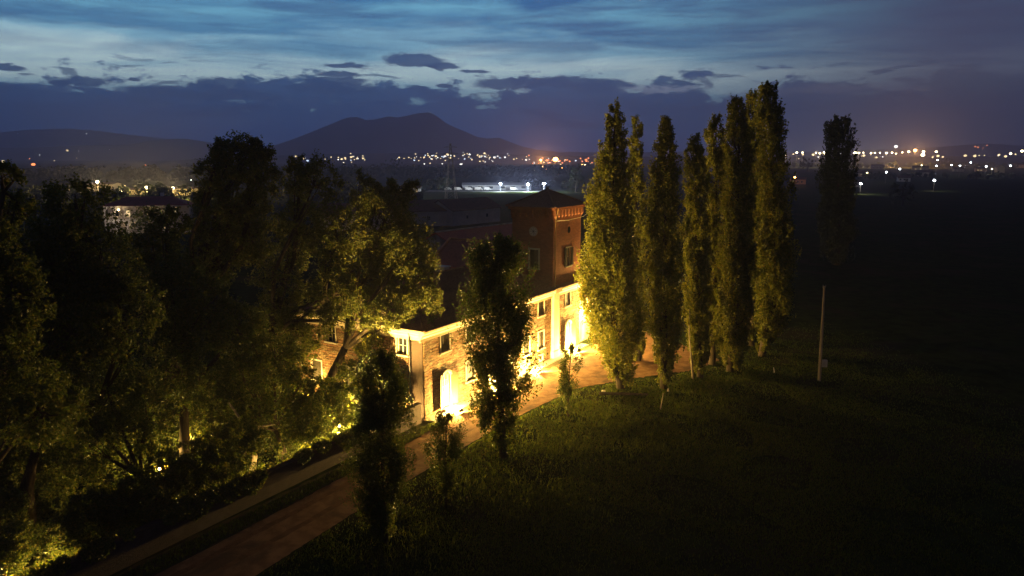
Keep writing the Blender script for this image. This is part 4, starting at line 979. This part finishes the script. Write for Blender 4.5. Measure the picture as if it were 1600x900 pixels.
# ------------------------------------------------------------------ farm roofs just behind the villa
def gabled(name, c, rz, lx, ly, hw, hr, wallm, roofm, label, cat='house', group=None, wins=(), lit=None, ov=.5):
    root = empty(name, c, rz); tag(root, label, cat, group)
    hx, hy = lx / 2, ly / 2
    b = MB(); b.poly([(-hx, -hy, 0), (hx, -hy, 0), (hx, -hy, hw), (-hx, -hy, hw)]).poly([(hx, hy, 0), (-hx, hy, 0), (-hx, hy, hw), (hx, hy, hw)])
    b.poly([(hx, -hy, 0), (hx, hy, 0), (hx, hy, hw), (hx, 0, hr - .02), (hx, -hy, hw)]).poly([(-hx, hy, 0), (-hx, -hy, 0), (-hx, -hy, hw), (-hx, 0, hr - .02), (-hx, hy, hw)])
    b.build('wall', wallm, root)
    k = (hr - hw) / hy; y0 = -hy - ov; z0 = hw - k * ov
    MB().prism([(y0, z0), (0, hr), (-y0, z0), (-y0, z0 + .18), (0, hr + .2), (y0, z0 + .18)], 'x', -hx - ov, hx + ov).build('roof', roofm, root)
    for i, (x, z, w, h, on) in enumerate(wins):
        f = MB().box(x - w / 2 - .1, x + w / 2 + .1, -hy - .06, -hy - .003, z - .1, z + h + .1).build('window', 'white_wood' if wallm != 'white_plaster' else 'stone_trim', root)
        MB().box(x - w / 2, x + w / 2, -hy - .08, -hy - .062, z, z + h).build('pane', ('lit_window' if on else 'window_glass'), f)
    return root
p0, p1 = at(683, 362, 9.6), at(800, 348, 9.6); c = (p0 + p1) / 2
gabled('farm_building', (c[0], c[1], 0), math.atan2(p1[1] - p0[1], p1[0] - p0[0]), np.linalg.norm(p1 - p0), 12, 6.6, 9.3, 'grey_plaster', 'red_tiles', 'long farm building with a pale ridge behind the villa roof', 'farm building', wins=[(-9, 3, 1, 1.4, 0), (-3, 3, 1, 1.4, 0), (3, 3, 1, 1.4, 0)])
ml = np.linalg.norm(p1 - p0) / 2
o = MB().tube([(-ml - .4, 0, 9.55), (ml + .4, 0, 9.55)], [.16, .16], 6).build('ridge_tiles', 'grey_plaster', bpy.data.objects['farm_building'])
for (px, py, w, rz, lab) in ((640, 338, 26, .35, 'dark tiled barn left behind the long farm building'), (725, 334, 24, .9, 'dark barn right behind the long farm building'), (560, 345, 22, .3, 'dark barn half hidden by the big feathery tree')):
    c = at(px, py + 14); gabled('barn', (c[0], c[1], 0), rz, w, 12, 5, 8, 'far_wall', 'far_roof', lab, 'barn', 'barns behind the villa', wins=[(-5, 2, 1, 1.2, 0), (5, 2, 1, 1.2, 0)])

# ------------------------------------------------------------------ neighbouring villa with the loggia
nbp = at(232, 366); NB = empty('loggia_house', nbp, R(14)); k = nbp[1] / F
tag(NB, 'white two storey house with arched loggias and a red roof, lit, left background', 'house')
HW, HD, f1, f2, ez = 11, 10, 4.0, 4.35, 8.0
def arcade(z0, z1, x0, x1, n, y, t=.35):
    b = MB(); w = (x1 - x0) / n; pw = .35
    for i in range(n + 1): x = x0 + i * w; b.box(x - pw / 2, x + pw / 2, y, y + t, z0, z1)
    for i in range(n):
        a, c = x0 + i * w + pw / 2, x0 + (i + 1) * w - pw / 2; m = 8; rr_ = (c - a) / 2; zs = z1 - rr_ - .15
        arc = [(a + (c - a) * q / m, zs + rr_ * math.sin(math.pi * q / m)) for q in range(m + 1)]
        for q in range(m):
            for yy in (y, y + t): b.poly([(arc[q][0], yy, arc[q][1]), (arc[q + 1][0], yy, arc[q + 1][1]), (arc[q + 1][0], yy, z1), (arc[q][0], yy, z1)])
            b.poly([(arc[q][0], y, arc[q][1]), (arc[q + 1][0], y, arc[q + 1][1]), (arc[q + 1][0], y + t, arc[q + 1][1]), (arc[q][0], y + t, arc[q][1])])
    return b
nb = MB().box(-HW + .2, HW, 2.8, HD, 0, ez - .002); nb.build('wall', 'far_wall', NB)
arcade(.02, f1 - .002, -HW, -2.5, 3, 0).build('arcade', 'white_plaster', NB); arcade(f2 + .9, ez - .002, -HW, -3, 3, 0).build('arcade', 'white_plaster', NB)
MB().box(-HW - .4, -2, -.3, 2.795, f1, f2 - .003).build('balcony', 'white_plaster', NB)
rl_ = MB(); [rl_.tube([(-HW - .3 + i * .3, -.25, f2), (-HW - .3 + i * .3, -.25, f2 + .9)], [.04, .04], 5) for i in range(29)]; rl_.tube([(-HW - .35, -.25, f2 + .95), (-2, -.25, f2 + .95)], [.07, .07], 6); rl_.build('railing', 'white_wood', NB)
MB().box(-HW - .2, HW + .5, 0, 2.79, ez, ez + .2).build('cornice', 'white_plaster', NB)
b, p, q = hip(-HW - .9, HW + .9, -.9, HD + .9, ez + .21, 2.4); b.build('roof', 'red_tiles', NB)
for x, z, on in ((0, 4.9, 1), (3.4, 4.9, 0), (6.8, 4.9, 1), (0, 1.2, 0), (4, 1.2, 1), (8, 1.2, 0), (-8.5, 4.9, 0), (-5.5, 4.9, 1)):
    w = MB().box(x - .65, x + .65, 2.7, 2.796, z - .1, z + 1.9).build('window', 'stone_trim', NB); MB().box(x - .5, x + .5, 2.66, 2.69, z, z + 1.8).build('pane', 'lit_window' if on else 'window_glass', w)
MB().box(3, 3.8, 5, 5.8, ez + 1, ez + 3.6).build('chimney', 'white_plaster', NB)
def plain_light(parent, loc, power, color, r=.3, name='light'):
    ld = bpy.data.lights.new(name, 'POINT'); ld.energy = power; ld.color = color; ld.shadow_soft_size = r
    o = bpy.data.objects.new(name, ld); COL.objects.link(o); o.location = loc; o.parent = parent; return o
w = sphere_mb(.22, (2, -1.2, 6.6), 8, 6).build('wall_lantern', 'warm_lens', NB); plain_light(w, (2, -3.6, 6.2), 260, (1, .66, .38))  # lights added in front, clear of the lanterns, to whiten the arcade
w = sphere_mb(.16, (-6, 2.2, 3.4), 8, 6).build('wall_lantern', 'warm_lens', NB); plain_light(w, (-6, -3.2, 1.2), 150, (1, .74, .5))
w = sphere_mb(.2, (-7, -.9, 7.2), 8, 6).build('wall_lantern', 'warm_lens', NB); plain_light(w, (-9, -3.6, 5.0), 240, (1, .78, .55))

# ------------------------------------------------------------------ pole lamps far away (each with real height)
LENS = {}
def lamp_proto(key, mat, r, h, arm=True):
    mp = MB().tube([(0, 0, -h), (0, 0, 0)], [min(.16, r * .2), min(.1, r * .14)], 5)
    me_p = mp.build('post_tmp', 'steel').data; me_l = sphere_mb(r, (0, 0, 0), 8, 5, (1, 1, .75)).build('lens_tmp', mat).data
    for o in [o for o in COL.objects if o.name in ('post_tmp', 'lens_tmp')]: bpy.data.objects.remove(o)
    me_p.name = 'post'; me_l.name = 'lens'; LENS[key] = (me_p, me_l, h)
def far_lamp(px, py, Y, key, label, group, power=0, color=(1, 1, 1), ground=0.0):
    p = atY(px, py, Y); me_p, me_l, h = LENS[key]
    root = empty('street_lamp', (p[0], p[1], ground)); tag(root, label, 'street lamp', group)
    hh = max(.5, p[2] - ground)
    a = bpy.data.objects.new('post', me_p); COL.objects.link(a); a.parent = root; a.location = (0, 0, hh); a.scale = (1, 1, hh / h)
    l = bpy.data.objects.new('lens', me_l); COL.objects.link(l); l.parent = root; l.location = (0, 0, hh)
    if Y > 1100: q_ = rnd.choice([.6, .75, .9, 1.1, 1.5]); l.scale = (q_, q_, q_)
    if power: plain_light(root, (0, -2.0 if Y < 1200 else -7.0, hh + .1), power, color, .6 if Y < 1200 else 1.5)
    return root
lamp_proto('w', 'white_lens', .9, 8); lamp_proto('y', 'yellow_lens', 2.5, 25); lamp_proto('o', 'orange_lens', 5.6, 25)  # lenses oversized: glare round each lamp is put into their shape
lamp_proto('tw', 'small_white', 2.3, 8); lamp_proto('ty', 'small_yellow', 2.6, 8); lamp_proto('tb', 'small_blue', 2.6, 8); lamp_proto('tr', 'small_red', 3.2, 8)
lamp_proto('nw', 'white_lens', .75, 8); lamp_proto('ny', 'yellow_lens', .85, 8); lamp_proto('no', 'orange_lens', .8, 8)

# lit works yard straight behind the tower
for i, (px, py, key, pw, lab) in enumerate([(782, 287, 'w', 30000, 'white floodlight mast at the left of the works yard behind the villa'), (825, 288, 'w', 60000, 'strongest white floodlight mast of the works yard, left of the tower top'), (850, 287, 'w', 20000, 'white floodlight mast just behind the tower roof')]):
    far_lamp(px, py, 470, key, lab, 'floodlight masts of the works yard', pw * 1.1, (.75, .88, 1))
c = at(775, 299); gabled('works_shed', (c[0], c[1] + 25, 0), .02, 46, 14, 3.2, 4.6, 'shed_metal', 'shed_metal', 'long low shed of the works yard behind the floodlight masts', 'shed', wins=[(x, 1.0, 3, 1.6, 0) for x in (-18, -11, -4, 4, 11, 18)])
tag(strip('gravel_yard', [(c[0] - 45, c[1] - 6), (c[0] + 32, c[1] - 6)], [(c[0] - 45, c[1] + 17), (c[0] + 32, c[1] + 17)], .006, 'yard_gravel', 2.5, 3), kind='structure')
for i, (px, w_) in enumerate([(700, 4.2), (716, 5), (733, 4.6), (748, 5.2), (762, 4.4), (803, 5)]):
    p = at(px, 297.5); r_ = empty('parked_van', p, rnd.uniform(-.2, .2)); tag(r_, ['white van at the far left of the works yard', 'second white van in the works yard row', 'third pale van in the works yard row', 'fourth van in the works yard, under the left floodlight', 'fifth van left of the left floodlight mast', 'lone white van between the two left floodlight masts'][i], 'van', 'vans parked in the works yard')
    MB().prism([(-w_ / 2, .45), (w_ / 2, .45), (w_ / 2, 1.1), (w_ / 2 - .7, 1.3), (w_ / 2 - 1.3, 2.1), (-w_ / 2, 2.15)], 'y', -.95, .95).build('body', 'white_plaster', r_)
    for sx_ in (-1, 1):
        for sy in (-1, 1): MB().tube([(sx_ * w_ * .3, sy * .98, .36), (sx_ * w_ * .3, sy * .78, .36)], [.36, .36], 10).build('wheel', 'dark_metal', r_)
# white building with lit windows
c = at(632, 305.5); gabled('lit_white_building', (c[0], c[1] + 6, 0), .05, 17, 9, 4.2, 5.4, 'white_plaster', 'far_roof', 'small white building with bright windows alone in the dark plain', 'building', wins=[(-6, 1, 2, 2, 1), (-3, 1, 2, 2, 1), (0, 1, 2, 2, 1), (4, 1.4, 1.4, 1.6, 0), (6.6, 1.4, 1.2, 1.6, 1)])
far_lamp(606, 300, 405, 'nw', 'white street lamp at the left end of the small white building', 'street lamps on the plain', 6000, (.95, .97, 1))
far_lamp(632, 301, 398, 'nw', 'white street lamp in front of the small white building', 'street lamps on the plain', 5000, (.95, .97, 1))

# yellow lit depot at left
for i, (px, py, w_, d_, h_, lab) in enumerate([(155, 301, 17, 10, 5.2, 'long flat yellow lit depot at the left end of the depot group'), (205, 304, 18, 12, 2.8, 'low yellow lit depot building in the middle of the group'), (250, 303, 20, 12, 3.2, 'low depot building between the two yellow lamps'), (290, 306, 14, 12, 4, 'depot building beside the highest garden tree')]):
    c = at(px, py); gabled('depot', (c[0], c[1] + 6, 0), rnd.uniform(-.06, .06), w_, d_, h_, h_ + .8, 'cream_plaster', 'far_roof', lab, 'depot', 'yellow lit depot buildings', wins=[(x, 1, 1.2, 1.2, 0) for x in (-5, 0, 5)])
for i, (px, py, pw, lab) in enumerate([(229, 293, 16000, 'yellow lamp on the left of the depot yard'), (270, 294, 16000, 'yellow lamp on the right of the depot yard'), (152, 284, 9000, 'lamp above the long flat yellow depot'), (190, 297, 5000, 'dim lamp between the depot buildings')]):
    far_lamp(px, py, 385 if i else 388, 'ny' if i < 2 else 'ny', lab, 'depot yard lamps', pw * 5, (1, .68, .22))

# ------------------------------------------------------------------ lamps on the horizon
right_row = [1228, 1245, 1254, 1275, 1281, 1288, 1336, 1342, 1349, 1361, 1367, 1375, 1385, 1394]
for i, px in enumerate(right_row):
    far_lamp(px, 239 + (px < 1240) * 4 + rnd.uniform(-.6, .6), 1500, 'y', 'yellow white lamp in the long horizon row right of the poplars', 'row of tall lamps on the right horizon', 1.1e5 if i % 3 == 0 else 0, (1, .72, .36))
for px, py in ((1410, 238), (1420, 237), (1430, 235), (1443, 237), (1400, 240)): far_lamp(px, py, 1480, 'y' if px < 1405 else 'o' if px == 1430 else 'y', 'orange tinted lamp at the right end of the long horizon row' if px != 1430 else 'big orange lamp near the right end of the long horizon row', 'row of tall lamps on the right horizon', 4.5e5 if px == 1430 else 1e5, (1, .45, .12))
for px, py, k_, lab in ((1463, 237, 'y', 'yellow lamp right of the orange end of the horizon row'), (1442, 242, 'y', 'bright lamp just under the orange end of the horizon row'), (1597, 236, 'y', 'bright yellow lamp at the right edge of the frame'), (1579, 240, 'y', 'yellow lamp left of the right edge lamp'), (1400, 229, 'tw', 'lone small white light above the horizon row')):
    far_lamp(px, py, 1450, k_, lab, 'lamps on the right horizon')
for px, py, Y, k_, lab in ((1465, 250, 900, 'nw', 'bright white lamp below the right horizon, upper of a close pair'), (1463, 259, 800, 'nw', 'lower of the close pair of white lamps'), (1500, 259, 800, 'nw', 'bright white lamp between the pair and the gabled house'),
                           (1517, 254, 900, 'nw', 'white lamp up and left of the gabled house'), (1541, 260, 760, 'nw', 'white lamp at the left of the gabled house'), (1579, 259, 760, 'nw', 'white lamp right of the gabled house'), (1487, 258, 900, 'nw', 'small white lamp right of the close pair'),
                           (1385, 269, 620, 'nw', 'white lamp above the left small houses'), (1406, 264, 700, 'nw', 'small white lamp left of the yellow lit house'), (1460, 282, 480, 'nw', 'white lamp nearest on the dark right field'), (1345, 287, 440, 'nw', 'white lamp beside the black poplar'),
                           (1242, 277, 560, 'no', 'orange lamp right of the tallest poplar'), (1300, 262, 900, 'nw', 'white lamp behind the black poplar')):
    far_lamp(px, py, Y, k_, lab, 'lamps among the houses on the right', {'nw': 2500, 'no': 5000}[k_] * (1.6 if px in (1541, 1345) else .6), (1, .9, .7) if k_ == 'nw' else (1, .35, .1))
hs = [(1250, 288, 12, 4, 5.5, 'orange_plaster', 'low orange lit house right of the tallest poplar', 1), (1338, 292, 8, 3.5, 5, 'white_plaster', 'small house beside the black poplar', 0), (1355, 276, 14, 4, 6, 'cream_plaster', 'warm lit house right of the black poplar', 1),
      (1372, 264, 22, 6, 9, 'far_wall', 'grey gabled house above the warm lit one', 0), (1416, 284, 10, 3.5, 5.4, 'white_plaster', 'small white house left of the yellow lit house', 0), (1440, 266, 24, 5, 7.5, 'cream_plaster', 'yellow lit house among the lamps on the right', 1),
      (1447, 276, 12, 5, 7, 'far_wall', 'pale house under the yellow lit house', 0), (1535, 268, 14, 5, 7, 'orange_plaster', 'low house left of the gabled house', 1), (1565, 270, 16, 7.5, 11, 'cream_plaster', 'tall gabled house lit at the far right', 0), (1500, 268, 14, 4, 6, 'far_wall', 'dark low house in the right village', 0),
      (1597, 262, 14, 5, 7, 'far_wall', 'house cut by the right edge of the frame', 0), (1395, 262, 14, 4, 6, 'far_wall', 'dark house behind the small white lamp', 0)]
for i, (px, py, w_, hw, hr, m_, lab, lit_) in enumerate(hs):
    c = at(px, py); gabled('village_house', (c[0], c[1] + 5, 0), -.35 if px != 1565 else 1.2, w_, 9, hw, hr, m_, 'far_roof', lab, 'house', 'village houses on the right', wins=[(-w_ * .3, 1.3, 1.1, 1.4, lit_), (w_ * .25, 1.3, 1.1, 1.4, 0), (0, 1.3, 1.1, 1.4, lit_ and i % 2)])
for px, py, pw, col_, lab in ((1440, 258, 9000, (1, .75, .25), 'yellow lamp on the front of the yellow lit house'), (1550, 264, 9000, (1, .85, .45), 'bright flood lamp before the gabled house'), (1355, 270, 1500, (1, .7, .35), 'warm lamp before the house right of the black poplar'), (1560, 243, 0, 0, 'small yellow sign light above the gabled house')):
    Y = at(px, {1440: 270, 1550: 272, 1355: 279, 1560: 262}[px])[1] - 8
    far_lamp(px, py, Y, 'ny', lab, 'lamps on the right village houses', pw, col_ or (1, 1, 1))

# works with two strong orange lamps at the foot of the mountain, and the town
for px, py, pw, lab in ((845, 250, 1.7e6, 'strong orange lamp on the left of the pair at the mountain foot'), (868, 249, 1.7e6, 'strong orange lamp on the right of the pair at the mountain foot')):
    far_lamp(px, py, 2300, 'o', lab, 'pair of strong orange lamps', pw, (1, .38, .08))
for px, py, k_ in ((827, 249, 'tw'), (770, 252, 'tw'), (758, 253, 'tw'), (750, 252, 'ty'), (722, 256, 'tw'), (691, 256, 'tw'), (672, 255, 'ty'), (663, 256, 'tw'), (876, 257, 'ty'), (720, 257, 'tw'), (890, 252, 'tr')):
    far_lamp(px, py, 2100, k_, 'bright lamp in the lower row of the town at the mountain foot', 'brighter town lamps')
town = [(rnd.uniform(620, 830), rnd.gauss(246, 3)) for _ in range(64)] + [(rnd.uniform(528, 572), rnd.gauss(247, 3)) for _ in range(20)] + [(rnd.uniform(830, 925), rnd.gauss(252, 3)) for _ in range(34)] + [(rnd.uniform(655, 760), rnd.gauss(243, 2)) for _ in range(24)] + \
       [(rnd.uniform(835, 892), rnd.gauss(266, 3)) for _ in range(22)] + [(rnd.uniform(460, 530), rnd.gauss(246, 3)) for _ in range(8)]
for px, py in town:
    py = max(238, min(274, py)); Y = 2500 if py < 257 else 1250
    far_lamp(px, py, Y, ('tr' if px > 825 and rnd.random() < .6 else rnd.choice(['tw', 'ty', 'ty', 'ty', 'tb'])) if Y > 2000 else rnd.choice(['ny', 'no', 'ny']), 'tiny light of the town spread along the foot of the mountain', 'town lights at the mountain foot')
for px, py in [(rnd.uniform(1230, 1600), rnd.gauss(244, 2.2)) for _ in range(24)]:
    far_lamp(px, py, 2000, rnd.choice(['tw', 'ty', 'ty']), 'tiny light along the right horizon', 'tiny lights along the right horizon')
tl = [(673, 176, 5350, 'tw', 'single white light on the summit of the mountain'), (135, 209, 4700, 'tw', 'white light high on the left hills'), (62, 242, 4100, 'tw', 'small white light low on the left hills'), (105, 235, 4100, 'ty', 'left of two small lights on the left hills'), (123, 236, 4100, 'tw', 'right of two small lights on the left hills'),
      (171, 234, 4100, 'tw', 'small white light on the left hills right of the pair'), (28, 209, 4700, 'tb', 'faint bluish light on the hills at far left'), (46, 248, 2300, 'tr', 'upper orange light above the black garden tree'), (52, 257, 1900, 'tr', 'lower orange light above the black garden tree'),
      (85, 251, 3000, 'ty', 'dim light right of the two orange lights'), (97, 254, 3000, 'tw', 'small light on the plain right of the orange lights'), (227, 258, 1600, 'tr', 'small orange light above the depot'), (5, 252, 2000, 'ty', 'small yellow light at the left edge of the frame'), (298, 285, 700, 'nw', 'small lamp right of the depot'), (120, 247, 3400, 'ty', 'faint light between plain and left hills'),
      (1528, 230, 5500, 'tr', 'left red light on the hill at the far right'), (1536, 231, 5500, 'tr', 'middle red light on the hill at the far right'), (1542, 227, 5500, 'tr', 'upper red light on the hill at the far right'), (1524, 229, 5500, 'tr', 'leftmost red light of the hill cluster'), (1535, 234, 5500, 'ty', 'yellow light under the red hill cluster')]
for px, py, Y, k_, lab in tl:
    p = atY(px, py, Y); o = far_lamp(px, py, Y, k_, lab, 'distant lights on hills and plain', ground=max(0, p[2] - 9) if Y > 4000 else 0)
    if Y > 4000:
        for ch_ in o.children:
            ch_.scale = (ch_.scale[0] * 1.6, ch_.scale[1] * 1.6, ch_.scale[2] * (1.6 if ch_.name.startswith('lens') else 1))

# lattice pylon in the plain
pp = at(705, 311); pr = empty('lattice_pylon', pp, .3); tag(pr, 'tall steel lattice pylon in the plain left of the tower', 'pylon')
topz = atY(705, 224, pp[1])[2]
b = MB(); wz = lambda z: 2.6 * (1 - z / topz) ** 1.1 + .25
zs_ = [topz * (1 - (1 - i / 9) ** 1.25) for i in range(10)]
for i in range(9):
    a, c = zs_[i], zs_[i + 1]; wa, wc = wz(a), wz(c)
    for (sx_, sy) in ((1, 1), (1, -1), (-1, 1), (-1, -1)): b.tube([(sx_ * wa, sy * wa, a), (sx_ * wc, sy * wc, c)], [.13, .12], 4, False)
    for q in range(4):
        k1 = [(1, 1), (1, -1), (-1, -1), (-1, 1)][q]; k2 = [(1, -1), (-1, -1), (-1, 1), (1, 1)][q]
        b.tube([(k1[0] * wa, k1[1] * wa, a), (k2[0] * wc, k2[1] * wc, c)], [.07, .07], 4, False); b.tube([(k2[0] * wa, k2[1] * wa, a), (k1[0] * wc, k1[1] * wc, c)], [.07, .07], 4, False)
b.build('lattice', 'steel', pr)
for z in (.70, .82, .93):
    z *= topz; a = MB(); w_ = 5.2 * (1.25 - z / topz * .6)
    for sy in (-.3, .3): a.tube([(-w_, 0, z), (-.4, sy, z + .7), (.4, sy, z + .7), (w_, 0, z)], [.08] * 4, 4); a.tube([(-w_, 0, z), (w_, 0, z)], [.08, .08], 4)
    a.build('cross_arm', 'steel', pr)

# ------------------------------------------------------------------ distant woods and single trees on the plain
def wood(name, seeds, label, leafs=120, size=2.0, mat='dark_leaf'):
    Cs, Ns = [], []
    for (x, y, h, w) in seeds:
        n = leafs; d = rdir(n); r = rng.uniform(.35, 1, (n, 1)) ** .5
        bump_ = 1 + .25 * np.sin(d[:, :1] * 5 + x) * np.cos(d[:, 1:2] * 4 + y)
        Cs.append(np.array([x, y, h * .52]) + d * r * bump_ * np.array([w / 2, w / 2, h * .5])); Ns.append(d + rdir(n) * .8)
    C = np.concatenate(Cs); C[:, 2] = np.maximum(C[:, 2], .3)
    V, Q = leaf_quads(C, np.concatenate(Ns), size, .8)
    return tag(np_mesh(name, V, Q, mat), label, 'wood', None, 'stuff')
def line(px0, px1, py, n, h, jit=25, Yj=.06):
    out = []
    for i in range(n):
        px = px0 + (px1 - px0) * (i + rnd.random()) / n; c = at(px, py + rnd.uniform(-.4, .4)); hh = h * rnd.uniform(.6, 1.25)
        out.append((c[0], c[1] * (1 + rnd.uniform(-Yj, Yj)), hh, hh * rnd.uniform(.8, 1.4)))
    return out
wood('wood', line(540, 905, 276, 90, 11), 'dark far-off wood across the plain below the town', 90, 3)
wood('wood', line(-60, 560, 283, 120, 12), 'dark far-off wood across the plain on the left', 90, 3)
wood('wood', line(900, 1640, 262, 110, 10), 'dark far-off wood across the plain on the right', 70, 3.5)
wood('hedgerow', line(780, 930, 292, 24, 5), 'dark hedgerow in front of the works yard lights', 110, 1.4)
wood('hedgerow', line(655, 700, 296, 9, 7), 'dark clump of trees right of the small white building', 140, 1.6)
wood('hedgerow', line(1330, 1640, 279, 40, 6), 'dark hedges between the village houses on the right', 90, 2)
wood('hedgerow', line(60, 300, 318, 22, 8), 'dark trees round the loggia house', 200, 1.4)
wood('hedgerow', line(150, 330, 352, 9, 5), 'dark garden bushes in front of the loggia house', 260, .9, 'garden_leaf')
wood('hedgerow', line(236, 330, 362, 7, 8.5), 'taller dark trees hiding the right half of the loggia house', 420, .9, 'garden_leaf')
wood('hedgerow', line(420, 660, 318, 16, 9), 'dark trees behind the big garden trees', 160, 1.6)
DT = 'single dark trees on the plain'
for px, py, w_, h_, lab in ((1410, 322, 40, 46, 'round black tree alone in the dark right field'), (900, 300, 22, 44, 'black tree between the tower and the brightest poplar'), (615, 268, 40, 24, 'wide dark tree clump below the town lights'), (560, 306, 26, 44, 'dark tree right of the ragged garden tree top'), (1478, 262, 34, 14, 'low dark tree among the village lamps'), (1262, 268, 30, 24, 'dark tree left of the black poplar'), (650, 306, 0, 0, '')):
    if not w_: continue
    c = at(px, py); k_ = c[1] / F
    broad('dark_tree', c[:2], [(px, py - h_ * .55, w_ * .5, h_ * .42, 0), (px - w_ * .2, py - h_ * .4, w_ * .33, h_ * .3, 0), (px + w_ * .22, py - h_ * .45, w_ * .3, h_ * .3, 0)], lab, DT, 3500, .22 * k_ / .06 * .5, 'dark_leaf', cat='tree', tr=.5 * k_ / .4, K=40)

# ------------------------------------------------------------------ haze: the evening air
hz = MB().box(-8200, 8200, -500, 7700, -1.5, 520).build('haze', 'concrete'); hz.data.materials.clear()
hm = bpy.data.materials.new('haze_air'); hm.use_nodes = True; hm.node_tree.nodes.clear()
pv = nd(hm.node_tree, 'ShaderNodeVolumePrincipled'); pv.inputs['Density'].default_value = .00026; pv.inputs['Color'].default_value = (.62, .66, 1.0, 1); pv.inputs['Anisotropy'].default_value = .45
ho = nd(hm.node_tree, 'ShaderNodeOutputMaterial'); hm.node_tree.links.new(pv.outputs[0], ho.inputs['Volume'])
hz.data.materials.append(hm); tag(hz, 'thin blue evening haze over the plain and hills', 'haze', None, 'stuff')
